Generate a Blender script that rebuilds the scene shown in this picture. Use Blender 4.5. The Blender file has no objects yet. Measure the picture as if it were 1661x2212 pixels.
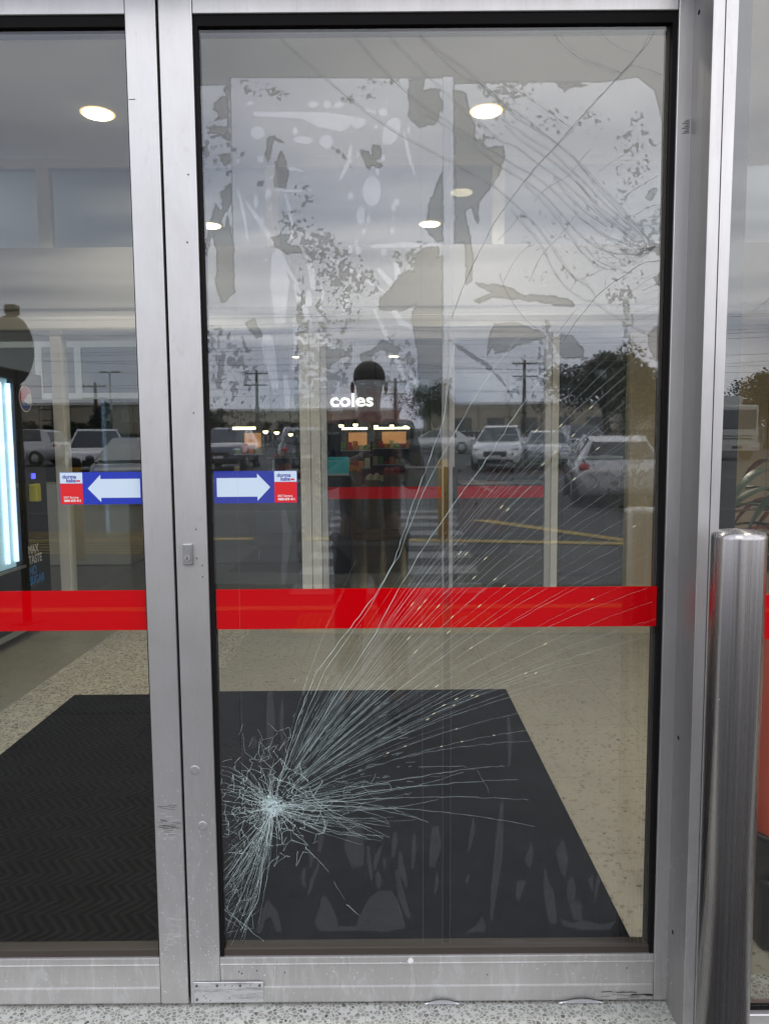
import bpy, bmesh, math, random
import numpy as np
from mathutils import Vector, Matrix
R = math.radians
random.seed(7); rng = np.random.default_rng(7)
S = bpy.context.scene; COL = S.collection
# ------------------------------------------------------------------ camera, sky, sun, exposure
EYE = Vector((0, -1.75, 1.43)); PITCH = R(5.13); ROLL = R(0.45)
_f = Vector((0, math.cos(PITCH), -math.sin(PITCH))); _u0 = Vector((0, math.sin(PITCH), math.cos(PITCH))); _r0 = Vector((1, 0, 0))
_r = _r0*math.cos(ROLL) - _u0*math.sin(ROLL); _u = _r0*math.sin(ROLL) + _u0*math.cos(ROLL)
cam = bpy.data.cameras.new('camera'); co = bpy.data.objects.new('camera', cam); COL.objects.link(co)
M = Matrix((( _r.x, _u.x, -_f.x, EYE.x), (_r.y, _u.y, -_f.y, EYE.y), (_r.z, _u.z, -_f.z, EYE.z), (0, 0, 0, 1)))
co.matrix_world = M
cam.sensor_fit = 'VERTICAL'; cam.sensor_height = 36; cam.sensor_width = 27; cam.lens = 36*1596/2212
cam.clip_start = 0.02; cam.clip_end = 1200
S.camera = co
W = bpy.data.worlds.new('World'); S.world = W; W.use_nodes = True
wn, wl = W.node_tree.nodes, W.node_tree.links
SUN_EL, SUN_AZ = R(48), R(205)
sky = wn.new('ShaderNodeTexSky'); sky.sky_type = 'NISHITA'; sky.sun_disc = False; sky.sun_elevation = SUN_EL; sky.sun_rotation = SUN_AZ
tc = wn.new('ShaderNodeTexCoord'); sep = wn.new('ShaderNodeSeparateXYZ'); wl.new(tc.outputs['Generated'], sep.inputs[0])
# cloud layer: direction projected on a flat deck, so bands flatten towards the horizon
mx = wn.new('ShaderNodeMath'); mx.operation = 'MAXIMUM'; mx.inputs[1].default_value = .13; wl.new(sep.outputs['Z'], mx.inputs[0])
dv = wn.new('ShaderNodeVectorMath'); dv.operation = 'DIVIDE'; wl.new(tc.outputs['Generated'], dv.inputs[0])
cmb = wn.new('ShaderNodeCombineXYZ')
for i in range(3): wl.new(mx.outputs[0], cmb.inputs[i])
wl.new(cmb.outputs[0], dv.inputs[1])
nz = wn.new('ShaderNodeTexNoise'); nz.inputs['Scale'].default_value = .55; nz.inputs['Detail'].default_value = 5; nz.inputs['Roughness'].default_value = .5
nz.inputs['Distortion'].default_value = .4
mpg = wn.new('ShaderNodeMapping'); mpg.inputs['Scale'].default_value = (.55, 1.25, 1); wl.new(dv.outputs[0], mpg.inputs[0]); wl.new(mpg.outputs[0], nz.inputs['Vector'])
cr = wn.new('ShaderNodeValToRGB'); cr.color_ramp.elements[0].position = .37; cr.color_ramp.elements[1].position = .63
cr.color_ramp.elements[0].color = (10.2, 11.2, 14.2, 1); cr.color_ramp.elements[1].color = (26.5, 26.2, 27.0, 1)
wl.new(nz.outputs['Fac'], cr.inputs[0])
mix = wn.new('ShaderNodeMix'); mix.data_type = 'RGBA'; mix.inputs[0].default_value = .93
wl.new(sky.outputs[0], mix.inputs[6]); wl.new(cr.outputs[0], mix.inputs[7])
bg = wn['Background']; wl.new(mix.outputs[2], bg.inputs[0]); bg.inputs[1].default_value = .1
sun = bpy.data.lights.new('sun', 'SUN'); sun.energy = .6; sun.angle = R(25); sun.color = (1, .97, .92)
so = bpy.data.objects.new('sun', sun); COL.objects.link(so)
so.rotation_euler = (R(42), 0, R(-25))
S.view_settings.view_transform = 'Standard'; S.view_settings.look = 'None'; S.view_settings.exposure = 0; S.view_settings.gamma = 1
S.cycles.max_bounces = 10; S.cycles.transparent_max_bounces = 48; S.cycles.glossy_bounces = 5; S.cycles.diffuse_bounces = 4
S.cycles.sample_clamp_indirect = 6; S.cycles.caustics_reflective = False; S.cycles.caustics_refractive = False

# ------------------------------------------------------------------ calibration helpers (photo position -> world point on a known plane)
FP, CX, CY = 1596., 830.5, 1106.
def _ray(px, py): return _f + _r*((px-CX)/FP) + _u*((CY-py)/FP)
def onY(px, py, Y=0.0):
    d = _ray(px, py); t = (Y-EYE.y)/d.y; return EYE + d*t
def onZ(px, py, Z=0.0):
    d = _ray(px, py); t = (Z-EYE.z)/d.z; return EYE + d*t
def terr(y): return .027*max(0., -y-4.6)       # the car park climbs gently away from the shop
def refl(px, D): return (px-CX)/FP*D, -(D-1.75)  # real place of something mirrored in the doors

# ------------------------------------------------------------------ mesh helpers
class MB:
    def __init__(s): s.bm = bmesh.new()
    def box(s, a, b, bev=0.0, seg=1, mi=0):
        x0, x1 = sorted((a[0], b[0])); y0, y1 = sorted((a[1], b[1])); z0, z1 = sorted((a[2], b[2]))
        t = bmesh.new()
        v = [t.verts.new(p) for p in ((x0,y0,z0),(x1,y0,z0),(x1,y1,z0),(x0,y1,z0),(x0,y0,z1),(x1,y0,z1),(x1,y1,z1),(x0,y1,z1))]
        for q in ((3,2,1,0),(4,5,6,7),(0,1,5,4),(1,2,6,5),(2,3,7,6),(3,0,4,7)): t.faces.new([v[i] for i in q])
        if bev: bmesh.ops.bevel(t, geom=t.edges[:], offset=bev, segments=seg, affect='EDGES', profile=.6)
        return s.merge(t, mi)
    def merge(s, t, mi=0, mat=None):
        if mat is not None: bmesh.ops.transform(t, matrix=mat, verts=t.verts)
        t.verts.index_update(); vs = [s.bm.verts.new(v.co) for v in t.verts]; out = []
        for f in t.faces:
            try: g = s.bm.faces.new([vs[v.index] for v in f.verts]); g.material_index = mi; g.smooth = f.smooth; out.append(g)
            except ValueError: pass
        t.free(); return out
    def poly(s, pts, mi=0, smooth=False):
        f = s.bm.faces.new([s.bm.verts.new(p) for p in pts]); f.material_index = mi; f.smooth = smooth; return f
    def prism(s, pts, vec, mi=0):
        vec = Vector(vec); a = [s.bm.verts.new(p) for p in pts]; b = [s.bm.verts.new(Vector(p)+vec) for p in pts]; n = len(pts)
        fs = [s.bm.faces.new(a), s.bm.faces.new(list(reversed(b)))]
        for i in range(n): fs.append(s.bm.faces.new((a[i], b[i], b[(i+1) % n], a[(i+1) % n])))
        for f in fs: f.material_index = mi
    def tube(s, pts, rad, n=8, mi=0, caps=True):
        pts = [Vector(p) for p in pts]; rad = rad if hasattr(rad, '__len__') else [rad]*len(pts); rings = []
        for i, p in enumerate(pts):
            t = (pts[min(i+1, len(pts)-1)] - pts[max(i-1, 0)]).normalized()
            a = t.cross(Vector((0, 0, 1)) if abs(t.z) < .95 else Vector((1, 0, 0))).normalized(); b = t.cross(a)
            rings.append([s.bm.verts.new(p + (a*math.cos(k*2*math.pi/n) + b*math.sin(k*2*math.pi/n))*rad[i]) for k in range(n)])
        for i in range(len(rings)-1):
            for k in range(n):
                f = s.bm.faces.new((rings[i][k], rings[i][(k+1) % n], rings[i+1][(k+1) % n], rings[i+1][k])); f.smooth = True; f.material_index = mi
        if caps:
            for rg in (rings[0], rings[-1][::-1]):
                f = s.bm.faces.new(rg); f.material_index = mi
    def lathe(s, prof, c=(0, 0, 0), n=32, mi=0, axis='Z'):
        rings = []
        for r_, z in prof:
            ring = []
            for k in range(n):
                a = 2*math.pi*k/n; x, y = r_*math.cos(a), r_*math.sin(a)
                p = (x, y, z) if axis == 'Z' else ((x, z, y) if axis == 'Y' else (z, x, y))
                ring.append(s.bm.verts.new(Vector(c)+Vector(p)))
            rings.append(ring)
        for i in range(len(rings)-1):
            for k in range(n):
                f = s.bm.faces.new((rings[i][k], rings[i][(k+1) % n], rings[i+1][(k+1) % n], rings[i+1][k])); f.smooth = True; f.material_index = mi
        for rg in (rings[0][::-1], rings[-1]):
            f = s.bm.faces.new(rg); f.material_index = mi
    def ball(s, c, r_, n=12, mi=0):
        t = bmesh.new(); bmesh.ops.create_uvsphere(t, u_segments=n*2, v_segments=n, radius=1)
        for f in t.faces: f.smooth = True
        r_ = r_ if hasattr(r_, '__len__') else (r_,)*3
        s.merge(t, mi, Matrix.Translation(c) @ Matrix.Diagonal((*r_, 1)))
    def ribbon(s, pts, w, n=Vector((0, -1, 0)), mi=0):
        pts = [Vector(p) for p in pts]; prev = None
        for i, p in enumerate(pts):
            t = pts[min(i+1, len(pts)-1)] - pts[max(i-1, 0)]
            if t.length < 1e-7: continue
            sd = t.normalized().cross(n)*((w[i] if hasattr(w, '__len__') else w)/2)
            cur = (s.bm.verts.new(p-sd), s.bm.verts.new(p+sd))
            if prev: s.bm.faces.new((prev[0], cur[0], cur[1], prev[1])).material_index = mi
            prev = cur
    def build(s, name, mats, parent=None, recalc=True):
        if recalc: bmesh.ops.recalc_face_normals(s.bm, faces=s.bm.faces)
        me = bpy.data.meshes.new(name); s.bm.to_mesh(me); s.bm.free()
        for m_ in (mats if isinstance(mats, (list, tuple)) else [mats]): me.materials.append(m_)
        return link(name, me, parent)
def worldloc(o):
    v = Vector((0, 0, 0))
    while o is not None: v += o.location; o = o.parent
    return v
def link(name, me, parent=None):
    """meshes are written in world metres; the object's origin is its parent's"""
    o = bpy.data.objects.new(name, me); COL.objects.link(o)
    if parent is not None:
        me.transform(Matrix.Translation(-worldloc(parent))); o.parent = parent
    return o
def thing(name, label, cat, loc=(0, 0, 0), group=None):
    o = bpy.data.objects.new(name, None); COL.objects.link(o); o.location = loc; o.empty_display_size = .1
    o['label'] = label; o['category'] = cat
    if group: o['group'] = group
    return o
def tag(o, label, cat, group=None):
    o['label'] = label; o['category'] = cat
    if group: o['group'] = group
    return o
def struct(o): o['kind'] = 'structure'; return o
def copy_tree(o, parent=None):
    c = o.copy(); COL.objects.link(c)
    if parent is not None: c.parent = parent
    for ch in list(o.children): copy_tree(ch, c)
    return c
def text(name, body, size, mat, loc, rot, parent, depth=.0004, bold=0.0, sx=1.0, shear=0.0, align='LEFT', space=1.0):
    cu = bpy.data.curves.new(name, 'FONT'); cu.body = body; cu.size = size; cu.extrude = depth; cu.offset = bold; cu.align_x = align; cu.shear = shear
    cu.space_character = space; cu.resolution_u = 4
    t = bpy.data.objects.new('tmp', cu); COL.objects.link(t)
    me = bpy.data.meshes.new_from_object(t.evaluated_get(bpy.context.evaluated_depsgraph_get()))
    bpy.data.objects.remove(t); me.name = name
    me.transform(Matrix.Translation(loc) @ rot.to_4x4() @ Matrix.Diagonal((sx, 1, 1, 1)))
    me.materials.clear(); me.materials.append(mat)
    return link(name, me, parent)
FACE = Matrix(((1, 0, 0), (0, 0, -1), (0, 1, 0)))        # text upright, facing -Y (towards the photographer)

# ------------------------------------------------------------------ materials
def mat(name, col=(.5, .5, .5), rough=.5, metal=0.0, emit=None, es=0.0, spec=.5, coat=0.0):
    m = bpy.data.materials.new(name); m.use_nodes = True; b = m.node_tree.nodes['Principled BSDF']
    b.inputs['Base Color'].default_value = (*col, 1); b.inputs['Roughness'].default_value = rough; b.inputs['Metallic'].default_value = metal
    b.inputs['Specular IOR Level'].default_value = spec; b.inputs['Coat Weight'].default_value = coat
    if emit: b.inputs['Emission Color'].default_value = (*emit, 1); b.inputs['Emission Strength'].default_value = es
    return m
class NT:
    def __init__(s, m): s.m = m; s.n = m.node_tree.nodes; s.l = m.node_tree.links; s.b = s.n.get('Principled BSDF')
    def node(s, t, **k):
        nd = s.n.new('ShaderNode'+t)
        for a, v in k.items(): setattr(nd, a, v)
        return nd
    def obj(s, scale=(1, 1, 1), rot=(0, 0, 0)):
        g = s.node('NewGeometry'); m_ = s.node('Mapping'); m_.inputs['Scale'].default_value = scale; m_.inputs['Rotation'].default_value = rot
        s.l.new(g.outputs['Position'], m_.inputs[0]); return m_.outputs[0]
    def noise(s, vec, sc, det=3, ro=.5, dist=0):
        n = s.node('TexNoise'); n.inputs['Scale'].default_value = sc; n.inputs['Detail'].default_value = det; n.inputs['Roughness'].default_value = ro; n.inputs['Distortion'].default_value = dist
        if vec is not None: s.l.new(vec, n.inputs['Vector'])
        return n.outputs['Fac']
    def vor(s, vec, sc, feat='F1', out='Distance', rnd=1):
        n = s.node('TexVoronoi', feature=feat); n.inputs['Scale'].default_value = sc; n.inputs['Randomness'].default_value = rnd
        if vec is not None: s.l.new(vec, n.inputs['Vector'])
        return n.outputs[out]
    def ramp(s, fac, stops, interp='LINEAR'):
        n = s.node('ValToRGB'); e = n.color_ramp.elements; n.color_ramp.interpolation = interp
        while len(e) < len(stops): e.new(.5)
        for el, (p, c) in zip(e, stops): el.position = p; el.color = (*c, 1) if hasattr(c, '__len__') else (c, c, c, 1)
        s.l.new(fac, n.inputs[0]); return n.outputs[0]
    def mix(s, fac, a, b, mode='MIX'):
        n = s.node('Mix', data_type='RGBA', blend_type=mode)
        for v, i in ((fac, 0), (a, 6), (b, 7)):
            if hasattr(v, 'node'): s.l.new(v, n.inputs[i])
            elif i == 0: n.inputs[0].default_value = v
            else: n.inputs[i].default_value = (*v, 1)
        return n.outputs[2]
    def math(s, op, a, b=0.0, c=None):
        n = s.node('Math', operation=op)
        for i, v in enumerate((a, b) if c is None else (a, b, c)):
            if hasattr(v, 'node'): s.l.new(v, n.inputs[i])
            else: n.inputs[i].default_value = v
        return n.outputs[0]
    def bump(s, h, st=.3, d=.002):
        n = s.node('Bump'); n.inputs['Strength'].default_value = st; n.inputs['Distance'].default_value = d; s.l.new(h, n.inputs['Height']); s.l.new(n.outputs[0], s.b.inputs['Normal'])
    def set(s, k, v): s.l.new(v, s.b.inputs[k])

def aluminium(name, base=.56, rough=.36, dirt=True, tint=(1.03, 1.005, .975)):
    m = mat(name, (base,)*3, rough, .72); t = NT(m)
    p = t.obj((1, 1, .05)); gr = t.noise(p, 260, 2); sm = t.noise(t.obj((1, 1, .35)), 5, 4, .6)
    c = t.ramp(sm, [(.25, tuple(base*.88*k for k in tint)), (.7, tuple(base*1.04*k for k in tint))])
    c = t.mix(t.math('MULTIPLY', t.ramp(gr, [(.35, 0), (.75, 1)]), .16), c, (base*.78,)*3)
    ro = t.math('ADD', rough-.05, t.math('MULTIPLY', gr, .1))
    if dirt:
        pos = t.node('NewGeometry').outputs['Position']; sp = t.node('SeparateXYZ'); t.l.new(pos, sp.inputs[0])
        low = t.node('MapRange'); t.l.new(sp.outputs['Z'], low.inputs[0]); low.inputs[1].default_value = .75; low.inputs[2].default_value = .25; low.inputs[3].default_value = .05; low.inputs[4].default_value = 1
        dr = t.noise(t.obj((1, 1, .25)), 26, 6, .75, 1.5)
        c = t.mix(t.math('MULTIPLY', t.ramp(dr, [(.52, 0), (.6, .7)]), low.outputs[0]), c, (base*1.15,)*3)      # pale corrosion runs
        sp2 = t.vor(t.obj(), 55); pit = t.math('MULTIPLY', t.ramp(sp2, [(.08, 1), (.14, 0)]), t.ramp(t.noise(t.obj(), 9, 2), [(.53, 0), (.6, 1)]))
        c = t.mix(t.math('MULTIPLY', pit, low.outputs[0]), c, (.85, .86, .86))
        gm = t.ramp(t.noise(t.obj((1, 1, .6)), 4, 5, .7, .6), [(.46, 0), (.72, .25)]); c = t.mix(gm, c, (.36, .33, .30)); sm2 = t.ramp(t.noise(t.obj((1, 1, .5)), 38, 5, .7, 1.2), [(.58, 0), (.70, .13)]); c = t.mix(sm2, c, (.26, .22, .19))  # grime
        sc = t.node('TexWave'); sc.inputs['Scale'].default_value = 1
        ro = t.math('ADD', ro, t.math('MULTIPLY', low.outputs[0], .12))
        t.bump(t.math('ADD', t.math('MULTIPLY', dr, .3), t.noise(t.obj(), 7, 2)), .12, .006)
    t.set('Base Color', c); t.set('Roughness', ro); return m
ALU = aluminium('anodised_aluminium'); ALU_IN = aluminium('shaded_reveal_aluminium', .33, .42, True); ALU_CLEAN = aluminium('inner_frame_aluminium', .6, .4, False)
m_plate = mat('steel_plate', (.62, .62, .62), .4, .6); t = NT(m_plate)
t.set('Base Color', t.ramp(t.noise(t.obj((.12, 1, 1)), 60, 5, .8), [(.35, .3), (.5, .6), (.7, .72)]))
m_gasket = mat('black_rubber', (.007, .006, .006), .7, spec=.15); m_bead = mat('brown_bead', (.05, .038, .03), .5)
m_dark = mat('black_gap', (.004, .004, .004), .9)
def glass(name, r0=.042, tint=(.96, .985, .975), rough=0.0, tr=1.0):
    m = bpy.data.materials.new(name); m.use_nodes = True; t = NT(m); n, l = t.n, t.l; n.remove(t.b)
    g = t.node('NewGeometry'); d = t.node('VectorMath', operation='DOT_PRODUCT'); l.new(g.outputs['Incoming'], d.inputs[0]); l.new(g.outputs['Normal'], d.inputs[1])
    c = t.math('SUBTRACT', 1.0, t.math('ABSOLUTE', d.outputs['Value'])); p5 = t.math('POWER', c, 5.0)
    fr = t.math('ADD', r0, t.math('MULTIPLY', p5, 1-r0))
    tb = t.node('BsdfTransparent'); tb.inputs[0].default_value = (*tint, 1); gb = t.node('BsdfGlossy'); gb.inputs['Roughness'].default_value = rough; gb.inputs[0].default_value = (.98, .99, 1, 1)
    mxs = t.node('MixShader'); l.new(fr, mxs.inputs[0]); l.new(tb.outputs[0], mxs.inputs[1]); l.new(gb.outputs[0], mxs.inputs[2])
    l.new(mxs.outputs[0], n['Material Output'].inputs[0]); m['p'] = 1
    return m, t, fr, tb, gb, mxs
GLASS = glass('pane_glass', .056)[0]; GLASS_IN = glass('inner_glass', .03, (.93, .96, .95))[0]; GLASS_FIX = glass('side_pane_glass', .085, (.92, .93, .91))[0]
# delaminated safety film: the "film" attribute is 0 where it still sticks, 1 where it has let go, 2 in the air bubbles
FILM, t, fr, tb, gb, mxs = glass('loose_film', .09, (.93, .94, .95), .02)
at = t.node('Attribute', attribute_name='film'); f0 = at.outputs['Fac']
wob = t.math('MULTIPLY', t.math('SUBTRACT', t.noise(t.obj(), 110, 4, .7), .5), .5); f1 = t.math('ADD', f0, wob)
loose = t.ramp(f1, [(.46, 0), (.54, 1)]); bub = t.math('GREATER_THAN', f1, 1.5)
amt = t.math('ADD', t.math('MULTIPLY', loose, .112), t.math('MULTIPLY', bub, .07))
spk = t.ramp(t.vor(t.obj((1, 1, .8)), 130), [(.06, 1), (.12, 0)]); amt = t.math('ADD', amt, t.math('MULTIPLY', t.math('MULTIPLY', spk, loose), .02))
geo = t.node('NewGeometry'); t.l.new(amt, mxs.inputs[0])
hz = t.node('BsdfDiffuse'); hz.inputs[0].default_value = (.62, .66, .74, 1); m2 = t.node('MixShader')
t.l.new(t.math('ADD', t.math('MULTIPLY', loose, .008), t.math('MULTIPLY', bub, .022)), m2.inputs[0]); t.l.new(mxs.outputs[0], m2.inputs[1]); t.l.new(hz.outputs[0], m2.inputs[2])
t.l.new(m2.outputs[0], t.n['Material Output'].inputs[0])
m_band, t, fr, tb, gb, mxs = glass('red_vinyl_band', .04); t.n.remove(tb)
dfb = t.node('BsdfDiffuse'); dfb.inputs[0].default_value = (.78, .0012, .006, 1); trl = t.node('BsdfTranslucent'); trl.inputs[0].default_value = (.75, .001, .004, 1)
ms = t.node('MixShader'); ms.inputs[0].default_value = .4; t.l.new(dfb.outputs[0], ms.inputs[1]); t.l.new(trl.outputs[0], ms.inputs[2]); t.l.new(ms.outputs[0], mxs.inputs[1])
m_crack = mat('fractured_glass_edge', (.66, .8, .78), .35); m_crackdark = mat('darkened_fracture', (.09, .10, .11), .3, spec=.6)
def terrazzo(name, base, chipA, chipB, sc, grout=.28, rough=.4, joint=None, mat_in=None):
    m = mat(name, base, rough); t = NT(m); p = t.obj()
    dn = t.node('VectorMath', operation='ADD'); nn = t.node('TexNoise'); nn.inputs['Scale'].default_value = sc*.9; t.l.new(p, nn.inputs['Vector'])
    sc_ = t.node('VectorMath', operation='SCALE'); sc_.inputs['Scale'].default_value = .5/sc; t.l.new(nn.outputs['Color'], sc_.inputs[0]); t.l.new(p, dn.inputs[0]); t.l.new(sc_.outputs[0], dn.inputs[1])
    e = t.vor(dn.outputs[0], sc, 'DISTANCE_TO_EDGE'); cc = t.vor(dn.outputs[0], sc, 'F1', 'Color'); sp = t.node('SeparateColor'); t.l.new(cc, sp.inputs[0])
    chip = t.ramp(sp.outputs[0], [(0, chipA), (.45, chipB), (.9, tuple(min(1, k*1.25) for k in chipB)), (1, tuple(k*.35 for k in chipA))])
    has = t.ramp(sp.outputs[1], [(.5-grout, 1), (.5-grout+.02, 1)]) if grout < 0 else None
    f = t.math('MULTIPLY', t.ramp(e, [(.07, 0), (.13, 1)]), t.math('LESS_THAN', sp.outputs[1], 1-grout))
    c = t.mix(f, base, chip)
    c = t.mix(t.ramp(t.noise(t.obj(), 2.2, 4, .6), [(.4, 0), (.75, .3)]), c, tuple(k*.6 for k in base))
    if joint:
        sx = t.node('SeparateXYZ'); t.l.new(t.obj(), sx.inputs[0])
        for ax, off in zip('XY', joint[1:]):
            q = t.math('ABSOLUTE', t.math('SUBTRACT', t.math('FRACT', t.math('DIVIDE', t.math('SUBTRACT', sx.outputs[ax], off), joint[0])), .5))
            c = t.mix(t.math('GREATER_THAN', q, .5-.0016/joint[0]), c, tuple(k*.55 for k in base))
    t.set('Base Color', c); t.set('Roughness', t.math('ADD', rough, t.math('MULTIPLY', t.noise(p, 12, 3), .2))); return m
m_pave = terrazzo('exposed_chip_paving', (.56, .57, .52), (.20, .19, .17), (.30, .29, .26), 92, .12, .7)
m_floorR = terrazzo('fine_terrazzo', (.42, .39, .32), (.26, .215, .16), (.38, .335, .26), 62, .58, .3, (.6, .05, .12))
m_floorL = terrazzo('coarse_terrazzo', (.60, .55, .45), (.13, .11, .08), (.34, .29, .22), 48, .15, .35)
m_floorS = terrazzo('smooth_beige_floor', (.30, .27, .21), (.22, .19, .14), (.27, .24, .19), 60, .8, .25)
m_floorD = terrazzo('polished_shop_floor', (.09, .085, .07), (.06, .055, .045), (.08, .075, .06), 50, .8, .08)
m_asph = mat('asphalt', (.05, .05, .052), .85); t = NT(m_asph); t.set('Base Color', t.ramp(t.noise(t.obj(), 1.3, 8, .7), [(.3, .035), (.7, .075)]))
m_walk = mat('shaded_paving', (.1, .098, .09), .85); t = NT(m_walk); t.set('Base Color', t.ramp(t.noise(t.obj(), 5, 8, .7), [(.3, .035), (.7, .075)]))  # shade on the paving put into the colour, dims its reflection in the glass
m_conc = mat('concrete', (.3, .29, .27), .85); t = NT(m_conc); t.set('Base Color', t.ramp(t.noise(t.obj(), 3, 8, .7), [(.3, .22), (.7, .34)]))
m_ypaint = mat('worn_yellow_paint', (.62, .42, .04), .6); m_wpaint = mat('worn_white_paint', (.62, .62, .6), .6)
for mm, lo, hi in ((m_ypaint, (.13, .1, .04), (.48, .32, .04)), (m_wpaint, (.07, .07, .07), (.24, .24, .23))):
    t = NT(mm); t.set('Base Color', t.ramp(t.noise(t.obj(), 9, 6, .75), [(.3, lo), (.55, hi)]))
m_white = mat('white_plaster', (.72, .70, .66), .8); m_ceil = mat('ceiling_board', (.74, .73, .70), .9); m_beige = mat('beige_wall', (.48, .42, .31), .8)
m_black = mat('black_plastic', (.012, .012, .013), .4); m_blackm = mat('matt_black', (.02, .02, .021), .8)
m_steel = mat('brushed_stainless', (.44, .42, .41), .16, 1.0); t = NT(m_steel)
t.set('Roughness', t.ramp(t.noise(t.obj((1, 1, .0015)), 260, 3), [(.3, .23), (.7, .30)]))
t.b.inputs['Anisotropic'].default_value = .85; t.b.inputs['Anisotropic Rotation'].default_value = .25
tg = t.node('Tangent'); tg.direction_type = 'RADIAL'; tg.axis = 'Z'; t.l.new(tg.outputs[0], t.b.inputs['Tangent'])
scr = t.noise(t.obj((1, 1, 9)), 28, 3, .5); t.set('Base Color', t.mix(t.math('MULTIPLY', t.math('LESS_THAN', t.math('ABSOLUTE', t.math('SUBTRACT', scr, .64)), .0035), .7), (.44, .42, .41), (.15, .13, .12)))
m_blue = mat('blue_vinyl', (.012, .035, .42), .35); m_stw = mat('white_vinyl', (.62, .74, .84), .35); m_stred = mat('red_vinyl', (.72, .012, .015), .35)
m_navy = mat('navy_ink', (.06, .05, .35), .4); m_ink = mat('white_ink', (.85, .8, .8), .4)
m_lamp = mat('lamp_disc', (1, 1, 1), .5, emit=(1, .84, .56), es=9); m_trim = mat('lamp_trim', (.8, .8, .8), .5); m_halo = mat('lamp_halo_glow', (.9, .8, .6), .5, emit=(1, .62, .22), es=.75)  # rim emission stands in for the warm halo round each lamp
m_led = mat('led_strip', (1, 1, 1), .5, emit=(.55, .68, 1), es=2.0); m_ledc = mat('machine_back_light', (.5, .7, .75), .5, emit=(.42, .62, .72), es=.55)
m_mat = mat('ribbed_carpet_mat', (.016, .018, .022), .95, spec=.1); t = NT(m_mat)
t.set('Base Color', t.ramp(t.noise(t.obj(), 190, 5, .8), [(.35, (.003, .0035, .0045)), (.7, (.013, .015, .019))])); t.bump(t.noise(t.obj(), 160, 4, .8), .8, .004)
lint = t.math('MULTIPLY', t.ramp(t.vor(t.obj(), 38), [(.035, 1), (.06, 0)]), t.ramp(t.noise(t.obj(), 4, 3), [(.45, 0), (.6, .6)])); base_ = t.ramp(t.noise(t.obj(), 150, 5, .85), [(.35, (.002, .0025, .0032)), (.72, (.009, .010, .0125))]); t.set('Base Color', t.mix(lint, t.mix(t.ramp(t.noise(t.obj(), 3, 5, .7), [(.45, 0), (.8, .55)]), base_, (.009, .009, .0095)), (.15, .15, .15)))
m_herr = mat('chevron_rubber_mat', (.014, .013, .012), .85, spec=.12); t = NT(m_herr)
sx = t.node('SeparateXYZ'); t.l.new(t.obj(), sx.inputs[0])
zig = t.math('PINGPONG', sx.outputs['Y'], .075); wn_ = t.math('MULTIPLY', t.noise(t.obj(), 6, 3), .02); rib = t.math('SINE', t.math('MULTIPLY', t.math('ADD', t.math('ADD', sx.outputs['X'], wn_), t.math('MULTIPLY', zig, .9)), 170.))
ribc = t.ramp(t.math('ADD', t.math('MULTIPLY', rib, .5), .5), [(.2, (.0005, .0005, .0005)), (.8, (.012, .0105, .009))]); 
dust = t.ramp(t.noise(t.obj(), 14, 6, .8), [(.45, 0), (.8, .5)]); spk = t.ramp(t.vor(t.obj(), 42), [(.04, 1), (.1, 0)])
c = t.mix(dust, ribc, (.008, .0075, .007)); t.set('Base Color', t.mix(t.math('MULTIPLY', spk, t.ramp(t.noise(t.obj(), 5, 2), [(.5, 0), (.6, .45)])), c, (.13, .12, .11))); t.bump(rib, .9, .004)

# ------------------------------------------------------------------ SETTING: ground, paths, interior shell
g = MB(); ys = [30, -4.6, -300]; 
for a, b in ((-4.6, -20), (-20, -60), (-60, -120), (-120, -400)):
    g.poly([(-300, a, terr(a)-.10), (300, a, terr(a)-.10), (300, b, terr(b)-.10), (-300, b, terr(b)-.10)])
struct(g.build('ground', m_asph, recalc=False)).data.flip_normals()
g = MB(); g.box((-40, -.20, -.3), (40, .10, .019)); struct(g.build('threshold_paving', m_pave))
g = MB(); g.box((-40, -4.6, -.3), (40, -.20, -.001)); struct(g.build('footpath', m_walk))
g = MB(); g.box((-40, -4.78, -.3), (40, -4.605, .0), .01); struct(g.build('kerb', m_ypaint))
def patch(name, pts, m_, h=-.094):
    g = MB(); vs = [(x, y, terr(y)+h) for x, y in pts]; g.poly(vs); o = g.build(name, m_, recalc=False)
    if o.data.polygons[0].normal.z < 0: o.data.flip_normals()
    return struct(o)
g = MB()
for i in range(11):                                   # tactile strip of raised studs near the kerb
    for k in range(26):
        x, y = -.68+k*.06, -4.42+i*.06; g.lathe([(.0175, .006), (.012, .011)], (x, y, 0), 8)
g.box((-.72, -4.46, .0), (.90, -3.78, .006)); struct(g.build('tactile_paving', mat('tactile_tile', (.24, .15, .04), .7)))
for i in range(8):
    y = -5.6-i*1.0; patch('zebra_stripe' if i == 0 else 'zebra_stripe', [(-.98+.0*i, y), (1.02+.05*i, y), (1.04+.05*i, y-.5), (-.98, y-.5)], m_wpaint)
patch('yellow_road_line', [(-9, -9.3), (-2, -9.3), (-2, -9.5), (-9, -9.5)], m_ypaint)
for i in range(9): patch('yellow_road_line', [(-7.6, -8.3-i*.24), (-3.3, -8.1-i*.24), (-3.3, -8.19-i*.24), (-7.6, -8.39-i*.24)], m_ypaint, -.09)
patch('yellow_road_line', [(1.5, -11.4), (3.6, -8.6), (3.9, -8.6), (1.9, -11.4)], m_ypaint, -.09)
patch('yellow_road_line', [(-1.2, -9.2), (3.4, -8.5), (3.4, -8.75), (-1.2, -9.5)], m_ypaint, -.086)
for k in range(-8, 9): patch('parking_line', [(k*2.7, -17), (k*2.7+.12, -17), (k*2.7+.12, -22), (k*2.7, -22)], m_wpaint)
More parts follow.
